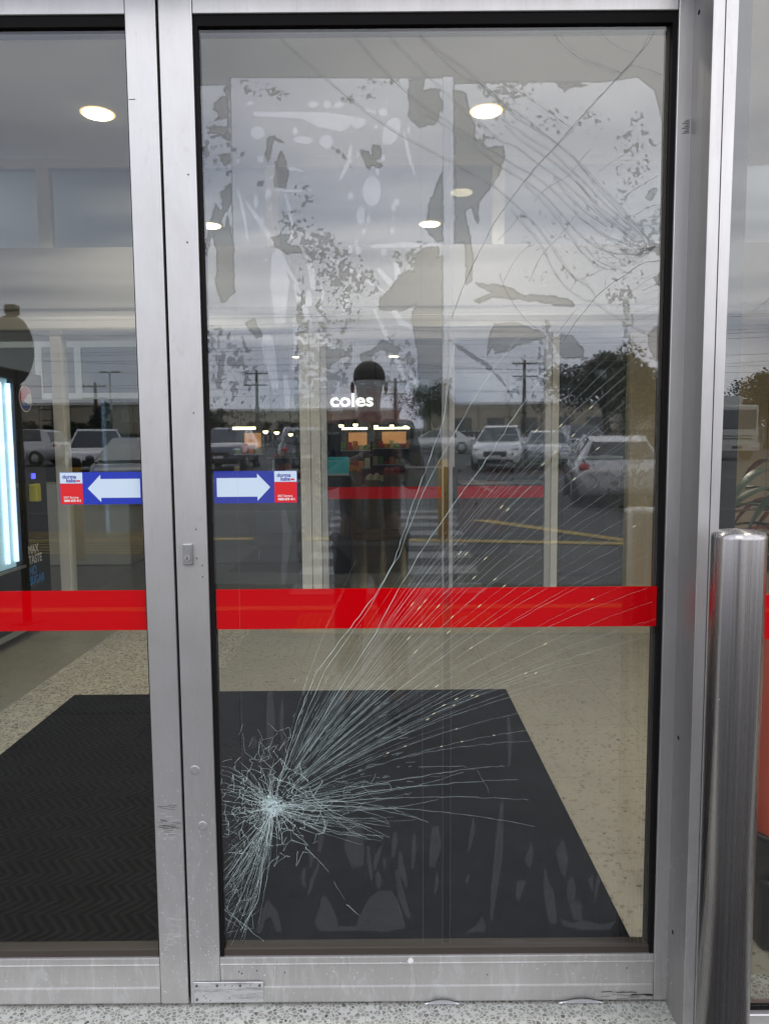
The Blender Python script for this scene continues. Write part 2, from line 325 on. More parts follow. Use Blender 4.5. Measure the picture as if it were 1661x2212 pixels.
for k in range(-8, 9): patch('parking_line', [(k*2.7+1, -26.5), (k*2.7+1.12, -26.5), (k*2.7+1.12, -31.5), (k*2.7+1, -31.5)], m_wpaint)
patch('parking_line', [(-30, -12.9), (30, -12.9), (30, -13.02), (-30, -13.02)], m_wpaint)
# floor inside
g = MB(); g.box((-2.1, .10, -.3), (-1.05, 4.45, 0)); struct(g.build('vestibule_floor', m_floorL))
g = MB(); g.box((-1.05, .10, -.3), (3.2, 4.45, 0)); struct(g.build('vestibule_floor', m_floorR))
g = MB(); g.box((-4.0, .10, -.3), (-2.1, 4.45, 0)); struct(g.build('vestibule_floor', m_floorS))
g = MB(); g.box((-8, 4.45, -.3), (9, 26, 0)); struct(g.build('shop_floor', m_floorD))
g = MB(); g.box((-8, .02, 3.77), (9, 12.5, 3.9)); g.box((-8, 12.5, 3.3), (9, 26, 3.9)); struct(g.build('ceiling', m_ceil))
g = MB(); g.box((-4.1, .0, 0), (-4.0, 4.3, 3.77)); tag(g.build('vestibule_wall', m_white), 'plain pale wall behind the drinks machine', 'wall')
g = MB(); g.box((3.2, .02, 0), (3.3, 4.45, 3.77)); tag(g.build('vestibule_wall', m_beige), 'beige wall at the far right of the vestibule', 'wall')
m_shopw = mat('shop_wall_grey', (.10, .10, .095), .8)
g = MB(); g.box((-8.1, 4.5, 0), (-8, 26, 3.77)); g.box((9, 4.5, 0), (9.1, 26, 3.77)); g.box((-8, 26, 0), (9, 26.1, 3.77)); tag(g.build('shop_wall', m_shopw), 'dark grey walls around the supermarket interior', 'wall')
# building above the door head (outside face)
g = MB(); g.box((-6, -.13, 2.585), (6, .12, 5.2)); g.box((-6, .12, 3.95), (9, 12, 5.2)); g.box((-6, -.13, 0), (-1.99, .12, 2.585)); g.box((3.4, -.13, 0), (6, .12, 2.585)); tag(g.build('shopfront_wall', m_white), 'white shopfront wall above and beside the glass doors', 'wall')

# ------------------------------------------------------------------ DOOR LEAVES
def smudge(root, cx, cz, w, h, m_): pass
def leaf(x0, x1, label, glass_x0, glass_x1, gr=.011):
    d = thing('sliding_door', label, 'door', ((x0+x1)/2, 0, .028), 'glass sliding doors')
    zt, zb, gt, gb_ = 2.50, .0285, 2.399, .150
    D0, D1 = 0.0, .046
    def stile(a, b): q = MB(); q.box((a, D0, zb), (b, D1, zt), .0022, 2); q.build('stile', ALU, d)
    stile(x0, glass_x0); stile(glass_x1, x1)
    q = MB(); q.box((glass_x0+.0006, D0+.0012, gt), (glass_x1-.0006, D1-.001, zt-.001), .0015, 1); q.build('top_rail', ALU, d)
    q = MB(); q.box((glass_x0+.0006, D0+.0012, zb+.046), (glass_x1-.0006, D1-.001, gb_), .002, 2)
    q.box((glass_x0+.0006, D0-.0022, zb+.002), (glass_x1-.0006, D1-.004, zb+.046), .004, 2)
    q.box((glass_x0+.0006, D0-.0012, gb_-.018), (glass_x1-.0006, D0+.004, gb_-.0165), .0004, 1)
    q.build('bottom_rail', ALU, d)
    q = MB(); w1, w2 = .010, .024
    q.box((glass_x0-.001, D0+.006, gb_), (glass_x0+w1, D1-.004, gt)); q.box((glass_x1-gr, D0+.006, gb_), (glass_x1+.001, D1-.004, gt))
    q.box((glass_x0+w1, D0+.006, gt-w2), (glass_x1-gr, D1-.004, gt+.001))
    q.build('gasket', m_gasket, d)
    q = MB(); q.box((glass_x0+w1, D0+.008, gb_-.001), (glass_x1-gr, D1-.004, gb_+.019), .002, 2); q.box((glass_x0+w1+.0005, D0+.0225, gt-w2-.009), (glass_x1-gr-.0005, D1-.004, gt-w2)); q.box((glass_x1-gr-.006, D0+.0225, gb_+.0195), (glass_x1-gr-.0002, D1-.005, gt-w2-.0095)); q.build('glazing_bead', m_bead, d)
    ga, gb2 = glass_x0+w1-.002, glass_x1-gr+.002
    q = MB(); q.box((ga, .0145, gb_+.016), (gb2, .0205, gt-w2+.002)); q.build('pane', GLASS, d)
    q = MB(); q.box((ga+.006, .0138, .988), (gb2-.003, .01435, 1.0865)); q.build('safety_band', m_band, d)
    return d
GX0, GX1 = -.4228, .669
left = leaf(-1.98, -.5045, 'left sliding door with intact clear glass and a blue arrow pointing left', -1.90, -.5733, .003)
right = leaf(-.4982, .745, 'right sliding door with shattered glass and peeling film', GX0, GX1)
# black strip filling the slit between the leaves
q = MB(); q.box((-.5045, .006, .04), (-.4982, .04, 2.5)); q.build('slit_fill', m_dark, left)
# stickers
def sticker(root, x0, x1, arrow_right):
    z0, z1, y = 1.2955, 1.3725, .0142
    q = MB(); q.box((x0, y-.0005, z0), (x1, y, z1)); s = q.build('arrow_sticker', m_blue, root)
    bw = .0545
    bx = (x1-bw, x1-.001) if arrow_right else (x0+.001, x0+bw)
    q = MB(); q.box((bx[0], y-.0008, z0+.0505), (bx[1], y-.0005, z1-.0008)); q.build('logo_panel', m_stw, s)
    q = MB(); q.box((bx[0], y-.0008, z0+.0008), (bx[1], y-.0005, z0+.0500)); q.build('service_panel', m_stred, s)
    a0, a1 = (x0+.007, x1-bw-.010) if arrow_right else (x1-.008, x0+bw+.012)
    sg = 1 if arrow_right else -1; hd = a1-sg*.031
    zc = (z0+z1)/2-.0005; h1, h2 = .0225, .0325
    q = MB(); q.prism([(a0, y-.0005, zc-h1), (hd, y-.0005, zc-h1), (hd, y-.0005, zc-h2), (a1, y-.0005, zc), (hd, y-.0005, zc+h2), (hd, y-.0005, zc+h1), (a0, y-.0005, zc+h1)], (0, -.0003, 0)); q.build('arrow', m_stw, s)
    text('logo_lettering', 'dorma', .0125, m_navy, (bx[0]+.006, y-.0011, z0+.0625), FACE, s, .0001, .0003)
    text('logo_lettering', 'kaba', .0125, m_navy, (bx[0]+.015, y-.0011, z0+.0535), FACE, s, .0001, .0003)
    q = MB(); q.box((bx[0]+.039, y-.001, z0+.0542), (bx[0]+.048, y-.0008, z0+.0582)); q.build('logo_mark', m_stred, s)
    text('service_lettering', '24/7 Service', .0072, m_ink, (bx[0]+.007, y-.0011, z0+.0145), FACE, s, .0001, .0001)
    text('service_lettering', '1800 675 411', .0076, m_ink, (bx[0]+.007, y-.0011, z0+.0065), FACE, s, .0001, .00035)
sticker(left, -.774, -.5745, False); sticker(right, -.4065, -.2075, True)
# lock
lk = MB(); lk.box((-.4805, -.0085, 1.1505), (-.4575, .0003, 1.2005), .002, 2); lock = lk.build('lock', mat('lock_metal', (.42, .42, .42), .35, .85), right)
q = MB(); pr = [( -.469+.0085*math.cos(a), -.0088, 1.182+.0085*math.sin(a)) for a in [i*math.pi/10 for i in range(11)]] + [(-.469+.0085*math.cos(a), -.0088, 1.169+.0085*math.sin(a)) for a in [math.pi+i*math.pi/10 for i in range(11)]]
q.prism(pr, (0, -.0013, 0)); q.build('escutcheon', mat('escutcheon_metal', (.5, .5, .5), .3, .9), lock)
q = MB(); q.lathe([(.0073, -.0116), (.0073, -.0098)], (-.469, 0, 1.168), 20, axis='Y'); q.build('cylinder', mat('key_cylinder', (.6, .6, .6), .3, .9), lock)
q = MB(); q.box((-.4698, -.0119, 1.1645), (-.4682, -.0115, 1.1715)); q.box((-.4712, -.0119, 1.163), (-.4690, -.0115, 1.1655)); q.build('keyhole', m_dark, lock)
# repair plate
q = MB(); q.box((-.489, -.0045, .034), (-.314, .0-.0023, .0885), .0006, 1); rp = q.build('repair_plate', m_plate, right)
q = MB()
for sx_ in (-.4815, -.430, -.372, -.3235):
    q.lathe([(.0034, -.0062), (.0034, -.0045)], (sx_, 0, .080), 12, axis='Y')
q.lathe([(.0034, -.0062), (.0034, -.0045)], (-.4815, 0, .043), 12, axis='Y')
for sx_, sz in ((-.41, .081), (-.392, .079), (-.346, .081), (-.459, .046), (-.448, .041), (-.40, .047), (-.464, .052)): q.lathe([(.0014, -.0058), (.0014, -.0045)], (sx_, 0, sz), 8, axis='Y')
q.build('screw', mat('screw_dark', (.16, .16, .16), .5, .7), rp)
# bent lip dents along the bottom edge
for cx, w in ((.135, .085), (.485, .11)):
    q = MB(); n = 14
    pts = [(cx-w/2+w*i/n, -.0062-.004*math.sin(math.pi*i/n), +.0295+.0105*math.sin(math.pi*i/n)) for i in range(n+1)]
    for i in range(n): q.poly([pts[i], pts[i+1], (pts[i+1][0], -.0085, .0285), (pts[i][0], -.0085, .0285)], smooth=True)
    q.build('dented_lip', mat('bare_aluminium', (.6, .6, .63), .45, .6), right)
    q = MB(); q.ribbon([(p[0], -.0067, p[2]+.001) for p in pts], .0014); q.build('dent_edge', m_dark, right)
# paint splat, scuffs and chips
m_splat = mat('dried_splash', (.8, .8, .78), .6); m_scuff = mat('dark_scuff', (.07, .065, .06), .8)
q = MB()
def splat(q, x, z, r_, y=-.0004):
    n = 11; q.poly([(x+r_*(.6+.6*random.random())*math.cos(2*math.pi*i/n), y, z+r_*(.6+.6*random.random())*math.sin(2*math.pi*i/n)) for i in range(n)])
splat(q, .056, .140, .009, -.0008+.0008)
for _ in range(75): splat(q, random.uniform(GX0, .66), random.uniform(.085, .148), random.choice((.0008, .0012, .0018)), .0004)
for _ in range(150): splat(q, random.uniform(-.495, -.428), .06+random.random()**1.6*.5, random.choice((.0006, .001, .0016)), -.0006)
q.build('splash_mark', m_splat, right)
q = MB()
for _ in range(110): splat(q, random.uniform(-.57, -.508), .06+random.random()**1.5*.6, random.choice((.0006, .001, .0016)), -.0006)
for _ in range(60): splat(q, random.uniform(-1.3, -.58), random.uniform(.05, .148), random.choice((.0008, .0014)), .0004)
for _ in range(28):
    x = random.uniform(-.568, -.53); z = random.choice((random.uniform(.46, .53), random.uniform(.17, .26))); a = random.uniform(-.3, .12); L = random.uniform(.01, .045)
    q.ribbon([(x, -.0006, z), (min(x+L, -.507), -.0006, z+a*L)], .0006)
q.build('splash_mark', m_splat, left)
q = MB()
for _ in range(26):
    x = random.uniform(-.570, -.53); z = random.choice((random.uniform(.47, .56), random.uniform(.49, .50))); a = random.uniform(-.2, .1); L = random.uniform(.008, .04)
    q.ribbon([(x, -.0008, z), (min(x+L, -.507), -.0008, z+a*L)], random.choice((.0005, .0009)))
q.ribbon([(-.571, -.0008, 2.215), (-.556, -.0008, 2.2155)], .0012); q.build('scuff_mark', m_scuff, left)
q = MB()
for _ in range(16):
    x = random.uniform(.52, .665); z = random.uniform(.034, .055); q.ribbon([(x, -.0032, z), (min(.667, x+random.uniform(.01, .05)), -.0032, z+random.uniform(-.002, .004))], random.choice((.001, .0022)))
for x, z in ((-.375, .113), (-.368, .108), (-.33, .116), (-.26, .11), (.60, .115), (.25, .1)): splat(q, x, z, .0022, .0003)
for z in (1.165, 1.235, 1.12, 1.148, 1.51, 1.9, 2.05): splat(q, random.uniform(-.45, -.43), z, .0022, -.0006)
for dz in range(9): q.ribbon([(.690-.004*(dz % 3), -.0008, 2.16-dz*.0035), (.699, -.0008, 2.161-dz*.0035)], .0012)
q.build('scuff_mark', m_scuff, right)
# two shallow dents pressed into the stile (rings that catch light)
for x, z in ((-.470, .640), (-.455, .497)):
    q = MB(); q.lathe([(.0005, -.0003), (.005, -.0009), (.011, -.0004), (.013, .0002)], (x, 0, z), 24, axis='Y'); q.build('dent', ALU, right)

# ------------------------------------------------------------------ peeling film (mask laid out on the pane, 4 mm grid)
gx = np.linspace(GX0+.0095, GX1-.0115, 432); gz = np.linspace(.1695, 2.366, 880)
X, Z = np.meshgrid(gx, gz); YF = .0135
def toimg(X, Y, Z):
    dx, dy, dz = X-EYE.x, Y-EYE.y, Z-EYE.z
    w = dx*_f.x+dy*_f.y+dz*_f.z
    return CX+FP*(dx*_r.x+dy*_r.y+dz*_r.z)/w, CY-FP*(dx*_u.x+dy*_u.y+dz*_u.z)/w
U, V = toimg(X, YF, Z)
def sdf(poly, U, V):
    P = np.array(poly, float); n = len(P); d = np.full(U.shape, 1e9); ins = np.zeros(U.shape, bool)
    for i in range(n):
        a, b = P[i], P[(i+1) % n]; e = b-a; L = max(e@e, 1e-9)
        t = np.clip(((U-a[0])*e[0]+(V-a[1])*e[1])/L, 0, 1)
        d = np.minimum(d, np.hypot(U-a[0]-t*e[0], V-a[1]-t*e[1]))
        c = ((a[1] > V) != (b[1] > V)) & (U < (b[0]-a[0])*(V-a[1])/((b[1]-a[1]) if abs(b[1]-a[1]) > 1e-9 else 1e-9)+a[0]); ins ^= c
    return np.where(ins, d, -d)
def sub(poly, pad=14):
    P = np.array(poly); m_ = (U > P[:, 0].min()-pad) & (U < P[:, 0].max()+pad) & (V > P[:, 1].min()-pad) & (V < P[:, 1].max()+pad); return m_
def cov(s): return np.clip(.5+s/5., 0, 1)
def nfield(seed, cell):
    r2 = np.random.default_rng(seed); out = 0; amp = 1
    for o in range(4):
        c = cell/2**o; g2 = r2.random((int(2300/c)+3, int(1700/c)+3)); uu, vv = np.clip(U/c, 0, g2.shape[1]-2.01), np.clip(V/c, 0, g2.shape[0]-2.01)
        i, j = vv.astype(int), uu.astype(int); fu, fv = uu-j, vv-i; fu = fu*fu*(3-2*fu); fv = fv*fv*(3-2*fv)
        out = out+amp*((g2[i, j]*(1-fu)+g2[i, j+1]*fu)*(1-fv)+(g2[i+1, j]*(1-fu)+g2[i+1, j+1]*fu)*fv); amp *= .6
    return out/2.176
N1, N2, N3, N4 = nfield(3, 16), nfield(9, 40), nfield(21, 9), nfield(33, 5.5)
film = np.zeros(U.shape)
sheets = [[(430, 186), (496, 184), (512, 1000), (524, 2036), (486, 2036)], [(499, 169), (955, 170), (960, 1200), (957, 2040), (528, 2040)], [(957, 166), (979, 166), (982, 1200), (972, 2040), (956, 2040)],
          [(982, 183), (1100, 178), (1300, 179), (1375, 168), (1412, 196), (1428, 260), (1424, 700), (1420, 1200), (1408, 2040), (974, 2040)]]
for s_ in sheets: film = np.maximum(film, cov(sdf(s_, U, V)))
A = lambda pts: [(414.7+.3225*x, .3225*y) for x, y in pts]
B = lambda pts: [(950.4+.4276*x, .4276*y) for x, y in pts]
C_ = lambda pts: [(907.2+.3381*x, 648+.3381*y) for x, y in pts]
D_ = lambda pts: [(414.7+.3225*x, 648+.3225*y) for x, y in pts]
E_ = lambda pts: [(414.7+.4265*x, 1468.8+.4265*y) for x, y in pts]
stuck = [A([(205, 580), (250, 575), (255, 940), (225, 935), (215, 905), (135, 935), (135, 910), (180, 900), (115, 895), (118, 845), (230, 838), (235, 800), (160, 800), (175, 770), (140, 740), (150, 690), (190, 645), (225, 640)]),
    A([(65, 985), (95, 968), (118, 1000), (110, 1040), (80, 1042)]), A([(215, 950), (258, 955), (262, 1100), (215, 1112), (185, 1070), (190, 1030), (245, 1020)]), A([(225, 1148), (260, 1145), (258, 1180), (228, 1182)]),
    A([(262, 1212), (200, 1290), (195, 1400), (160, 1358), (118, 1480), (88, 1650), (100, 1720), (138, 1560), (168, 1740), (152, 1850), (165, 1935), (198, 2030), (232, 2020), (287, 1960), (286, 1650), (240, 1400), (215, 1520), (205, 1480), (270, 1340)]),
    A([(495, 920), (555, 908), (625, 962), (560, 945), (535, 985), (525, 1060), (505, 1112), (494, 1020)]), A([(600, 1000), (638, 1090), (655, 1180), (632, 1265), (555, 1252), (553, 1150), (570, 1060)]),
    A([(1128, 1008), (1180, 1004), (1202, 1030), (1205, 965), (1255, 975), (1278, 1050), (1240, 1078), (1285, 1110), (1262, 1142), (1215, 1110), (1192, 1140), (1150, 1080), (1125, 1050)]),
    A([(930, 985), (1000, 1008), (1050, 1075), (1062, 1125), (1040, 1080), (990, 1034)]),
    A([(1440, 525), (1550, 525), (1542, 612), (1600, 590), (1661, 600), (1661, 760), (1560, 755), (1575, 850), (1520, 862), (1440, 775), (1465, 660)]),
    A([(530, 1588), (600, 1558), (640, 1622), (722, 1650), (742, 1692), (640, 1702), (560, 1660)]), A([(430, 1225), (480, 1215), (485, 1255), (440, 1250)]), A([(330, 1010), (350, 1020), (345, 1055), (325, 1040)]),
    A([(1500, 1700), (1540, 1660), (1661, 1640), (1661, 1700), (1600, 1800), (1560, 2000), (1490, 2050), (1430, 2085), (1340, 2085), (1240, 2080), (1262, 2000), (1400, 1830), (1480, 1805)]),
    [(880, 172), (912, 170), (915, 195), (945, 190), (958, 230), (940, 270), (905, 275), (885, 245)],
    B([(65, 445), (130, 465), (150, 560), (180, 640), (172, 700), (210, 745), (320, 735), (327, 795), (300, 880), (250, 960), (200, 1020), (192, 1140), (172, 1100), (160, 1055), (130, 1070), (175, 1300), (160, 1420), (130, 1440), (125, 1230), (70, 1230), (70, 800)]),
    [(924, 440), (945, 395), (958, 360), (958, 520), (945, 525), (918, 495)], [(888, 690), (905, 620), (935, 560), (957, 548), (957, 905), (940, 930), (905, 840), (900, 770)],
    B([(170, 1428), (330, 1440), (420, 1488), (560, 1490), (640, 1508), (698, 1548), (640, 1552), (520, 1532), (380, 1515), (280, 1500), (200, 1532), (165, 1520), (250, 1480)]),
    B([(1035, 1000), (1045, 970), (1075, 945), (1112, 960), (1085, 985), (1062, 1016)]), B([(580, 415), (700, 418), (750, 430), (660, 450), (625, 475)]), B([(1030, 1190), (1112, 1240), (1112, 1300), (1060, 1265)]), B([(1075, 1400), (1112, 1370), (1112, 1450), (1085, 1445)]),
    C_([(470, 150), (600, 140), (700, 165), (770, 200), (778, 255), (640, 285), (570, 330), (480, 350), (460, 300), (425, 372), (440, 230)]), C_([(830, 250), (900, 222), (980, 232), (1040, 300), (1045, 365), (980, 380), (900, 368)]),
    C_([(165, 235), (260, 300), (400, 380), (480, 450), (560, 555), (605, 640), (570, 612), (520, 530), (460, 468), (380, 402), (260, 325)]), C_([(1448, 220), (1525, 140), (1535, 395), (1500, 392), (1455, 300)]), C_([(1290, 210), (1330, 150), (1335, 165), (1305, 212)]),
    C_([(60, 0), (150, 0), (150, 372), (12, 372), (25, 100)]),
    D_([(850, 300), (930, 330), (1000, 325), (1072, 345), (1020, 390), (900, 460), (850, 400)]), D_([(1115, 370), (1200, 330), (1280, 265), (1390, 320), (1385, 370), (1260, 335), (1195, 395), (1240, 445), (1140, 420)]),
    D_([(350, 150), (420, 120), (470, 240), (430, 260)]), D_([(160, 560), (180, 400), (225, 380), (215, 450), (185, 600)]), D_([(340, 250), (380, 330), (350, 325)]), D_([(855, 600), (930, 610), (930, 900), (860, 900)])]
bubl = []
def el(c, rx, ry, rot=0, n=16): return [(c[0]+rx*math.cos(a)*math.cos(rot)-ry*math.sin(a)*math.sin(rot), c[1]+rx*math.cos(a)*math.sin(rot)+ry*math.sin(a)*math.cos(rot)) for a in [2*math.pi*i/n for i in range(n)]]
def lens(pts, w):
    L, Rr = [], []
    n = len(pts)
    for i, p in enumerate(pts):
        a, b = pts[max(i-1, 0)], pts[min(i+1, n-1)]; dx, dy = b[0]-a[0], b[1]-a[1]; l = math.hypot(dx, dy) or 1
        ww = w*.5*max(.25, math.sin(math.pi*(i+.5)/n))
        L.append((p[0]-dy/l*ww, p[1]+dx/l*ww)); Rr.append((p[0]+dy/l*ww, p[1]-dx/l*ww))
    return L+Rr[::-1]
for (x, y, rx, ry, *ro) in [(815, 700, 35, 22), (905, 700, 28, 27), (985, 700, 40, 20, -.4), (440, 890, 50, 42, .3), (690, 878, 18, 25), (745, 937, 66, 27, .1), (900, 950, 44, 46), (1335, 880, 55, 98, .4), (1280, 750, 30, 25), (1120, 825, 48, 30, -.5), (1205, 1280, 62, 102), (1130, 1445, 31, 58), (1180, 1470, 12, 30), (1350, 1390, 14, 28), (1370, 1355, 20, 22), (1060, 1312, 20, 25), (510, 1300, 20, 38, .2), (430, 1350, 15, 48), (390, 692, 22, 12), (1350, 1465, 9, 18), (1340, 1545, 14, 22), (1100, 1625, 12, 20), (1060, 1670, 15, 28), (1115, 1680, 18, 32), (1285, 1690, 18, 25), (1150, 1550, 12, 18), (460, 1065, 20, 25), (310, 1080, 12, 20), (1110, 1040, 10, 30), (1245, 1150, 14, 25), (1280, 1055, 14, 25), (525, 1400, 11, 20), (785, 2000, 22, 60), (860, 2100, 22, 50), (1220, 748, 14, 12), (1305, 685, 12, 14), (1450, 870, 12, 25), (1230, 850, 16, 14), (500, 1740, 16, 12), (1180, 740, 20, 10), (470, 1500, 14, 45)]:
    bubl.append(el((414.7+.3225*x, .3225*y), .3225*rx, .3225*ry, ro[0] if ro else 0))
bubl.append(A([(412, 748), (900, 752), (1110, 785), (1040, 860), (985, 880), (850, 850), (740, 798), (600, 785), (415, 778)]))
for pts, w in [([(310, 1270), (345, 1420), (380, 1635)], 24), ([(355, 1340), (450, 1480), (560, 1640), (640, 1800), (712, 1910)], 34), ([(625, 1300), (655, 1400), (672, 1530), (672, 1640)], 24), ([(1420, 880), (1450, 1030), (1490, 1170)], 26), ([(1065, 975), (1050, 1090), (985, 1212)], 36), ([(570, 1690), (590, 1900), (590, 2170)], 130), ([(770, 1700), (800, 1820), (812, 1940)], 44), ([(1360, 1755), (1390, 1900), (1440, 2010)], 58), ([(1245, 1800), (1330, 1900), (1405, 2010)], 44), ([(520, 1200), (600, 1140), (680, 1130), (760, 1150)], 22), ([(560, 1272), (690, 1280), (815, 1272)], 14), ([(1045, 1930), (1020, 2040), (1015, 2110)], 44), ([(690, 1900), (740, 2050), (800, 2200)], 60), ([(860, 1200+700), (880, 1960), (870, 2010)], 20), ([(1200, 1650), (1420, 1640), (1661, 1640)], 36),
        ([(740, 1600), (950, 1740), (1150, 1870), (1300, 1960)], 26), ([(1270, 1990), (1330, 2060), (1400, 2120)], 30), ([(1550, 1850), (1540, 2000), (1520, 2140)], 36)]: bubl.append(lens(A(pts), .3225*w))
for pts, w in [([(500, 230), (510, 300), (560, 600)], 90), ([(690, 120), (720, 300), (680, 480)], 70), ([(620, 500), (640, 620), (640, 770)], 44), ([(850, 220), (920, 330), (970, 400)], 80), ([(1220, 60), (1340, 320), (1530, 830)], 34), ([(1290, 0), (1400, 150), (1500, 200)], 40), ([(1470, 460), (1475, 520), (1500, 580)], 44), ([(1115, 750), (1140, 850), (1160, 930)], 34), ([(1275, 745), (1280, 800), (1280, 860)], 44), ([(1210, 860), (1210, 900), (1205, 950)], 30), ([(1110, 980), (1130, 1030), (1150, 1070)], 26), ([(650, 1150), (680, 1010), (720, 1150)], 60), ([(1400, 1160), (1405, 1310), (1420, 1450)], 50), ([(1390, 1510), (1410, 1580), (1420, 1600)], 30), ([(940, 1320), (930, 1400), (930, 1480)], 44), ([(930, 1440), (950, 1600), (960, 1750)], 36), ([(610, 1400), (640, 1550), (610, 1900)], 60), ([(500, 1560), (450, 1690), (440, 1800)], 8), ([(1060, 1150), (1075, 1190), (1100, 1230)], 24)]: bubl.append(lens(D_(pts), .3225*w))
for pts, w in [([(825, 720), (822, 850), (838, 950)], 105), ([(395, 60), (400, 200), (395, 400)], 46), ([(458, 100), (455, 240), (458, 380)], 20), ([(930, 90), (935, 150), (940, 205)], 28), ([(975, 190), (985, 250), (995, 305)], 28), ([(1030, 85), (1055, 180), (1095, 305)], 22), ([(880, 200), (870, 260), (885, 310)], 14), ([(590, 860), (605, 900), (600, 950)], 22), ([(570, 950), (562, 1000), (570, 1050)], 24), ([(650, 920), (610, 1010), (590, 1090)], 24), ([(890, 840), (900, 940), (910, 1020)], 24), ([(960, 840), (935, 900), (925, 960)], 26), ([(940, 970), (945, 1010), (945, 1060)], 30), ([(970, 900), (975, 930), (975, 960)], 14), ([(1055, 870), (1060, 950), (1090, 1050)], 34), ([(1125, 780), (1125, 860), (1115, 955)], 26), ([(1030, 770), (1025, 830), (1020, 895)], 28), ([(1035, 960), (1060, 1090), (1100, 1210)], 36), ([(1230, 740), (1235, 830), (1215, 950)], 60), ([(1240, 970), (1240, 1020), (1230, 1080)], 16), ([(1425, 700), (1420, 770), (1400, 870)], 24), ([(1570, 620), (1560, 750), (1550, 900), (1530, 1050), (1515, 1220)], 42), ([(1600, 180), (1610, 300), (1605, 440)], 24), ([(315, 285), (318, 315), (312, 345)], 28), ([(1400, 980), (1395, 1010), (1390, 1030)], 16), ([(735, 120), (735, 145), (728, 170)], 18), ([(770, 60), (765, 110), (760, 165)], 26), ([(650, 760), (655, 800), (645, 870)], 30)]: bubl.append(lens(E_(pts), .4265*w))
bubl += [E_([(850, 1190), (900, 1100), (960, 1062), (1010, 1070), (1045, 1120), (1085, 1255), (980, 1275), (870, 1270), (740, 1270), (650, 1275), (620, 1230), (650, 1140), (660, 1090), (690, 1110), (730, 1190), (740, 1250), (830, 1245)]), E_([(320, 1275), (360, 1160), (385, 1110), (430, 1160), (458, 1270), (430, 1280), (400, 1200), (370, 1220), (350, 1285)]), E_([(1380, 1285), (1440, 1240), (1465, 1195), (1490, 1240), (1480, 1275), (1400, 1280)])]
G_ = lambda pts: [(950.4+.3121*x, 1684.8+.3121*y) for x, y in pts]
bubl += [G_([(720, 600), (735, 620), (745, 700), (790, 780), (800, 900), (812, 985), (760, 1000), (735, 900), (715, 760)]), G_([(890, 850), (940, 830), (980, 860), (980, 970), (920, 990), (830, 960), (850, 1010), (980, 1040), (1180, 1035), (1210, 980), (1120, 1000), (920, 960)]), G_([(880, 700), (915, 665), (940, 760), (930, 830), (885, 840), (875, 790)]), G_([(800, 500), (850, 400), (885, 560), (865, 680), (835, 640)]), G_([(530, 700), (600, 690), (540, 860), (525, 800)]), G_([(590, 540), (630, 430), (645, 520), (625, 610), (598, 600)]), G_([(1020, 690), (1060, 650), (1060, 780), (1030, 720)]), G_([(1090, 640), (1110, 700), (1070, 860), (1060, 800)]), G_([(370, 1120), (560, 1100), (620, 1125), (900, 1120), (1350, 1115), (1350, 1140), (400, 1140)])]
jit = (N3-.5)*8+(N4-.5)*6 + (N1-.5)*5
for p in stuck:
    m_ = sub(p); s_ = sdf(p, U[m_], V[m_]) + jit[m_]; film[m_] = np.minimum(film[m_], 1-cov(s_))
for (cx, cy, rx, ry, th, rot) in [(565, 195, 70, 18, .60, .2), (480, 330, 40, 100, .62, 0), (640, 470, 40, 80, .60, .3), (720, 560, 120, 45, .55, .65), (740, 620, 45, 80, .57, -.3), (800, 190, 70, 25, .62, -.4), (1100, 190, 70, 50, .60, 0), (1180, 260, 200, 35, .66, .1), (1260, 270, 60, 40, .64, .2), (1370, 330, 45, 90, .61, .1), (1350, 430, 25, 90, .63, .1), (1380, 500, 80, 60, .60, 0), (1230, 500, 120, 140, .67, .5), (1350, 620, 45, 60, .61, 0), (1355, 800, 14, 250, .57, 0), (1180, 800, 20, 110, .56, 0), (1130, 880, 60, 120, .63, 0), (1040, 330, 40, 120, .62, .2), (700, 780, 60, 130, .57, .1), (500, 830, 60, 110, .60, 0), (470, 760, 40, 60, .6, 0), (590, 900, 90, 50, .64, 0), (860, 800, 60, 80, .62, 0), (1060, 150+900, 130, 80, .66, 0), (1200, 950, 120, 120, .65, .4), (700, 850, 20, 140, .5, 0), (650, 900, 14, 330, .55, 0), (690, 900, 14, 330, .55, 0), (1390, 950, 40, 150, .56, 0), (900, 560, 60, 40, .62, 0), (1330, 1060, 80, 60, .62, 0)]:
    u, v = U-cx, V-cy; cu, su = math.cos(rot), math.sin(rot); q_ = ((u*cu+v*su)/rx)**2+((-u*su+v*cu)/ry)**2
    m_ = q_ < 1; k = (N3*.45+N4*.37+N2*.18)[m_] - (th-.072+.10*(q_[m_]-.2)*.6); film[m_] = np.minimum(film[m_], 1-np.clip(k*30+.2, 0, 1))
m_ = film > .6
for p in bubl:
    mm = sub(p, 8); s_ = sdf(p, U[mm], V[mm])+(N1[mm]-.5)*3; film[mm] = film[mm]+np.maximum(0, cov(s_)-np.clip(film[mm]-1, 0, 1))*np.where(film[mm] > .5, 1, 0)
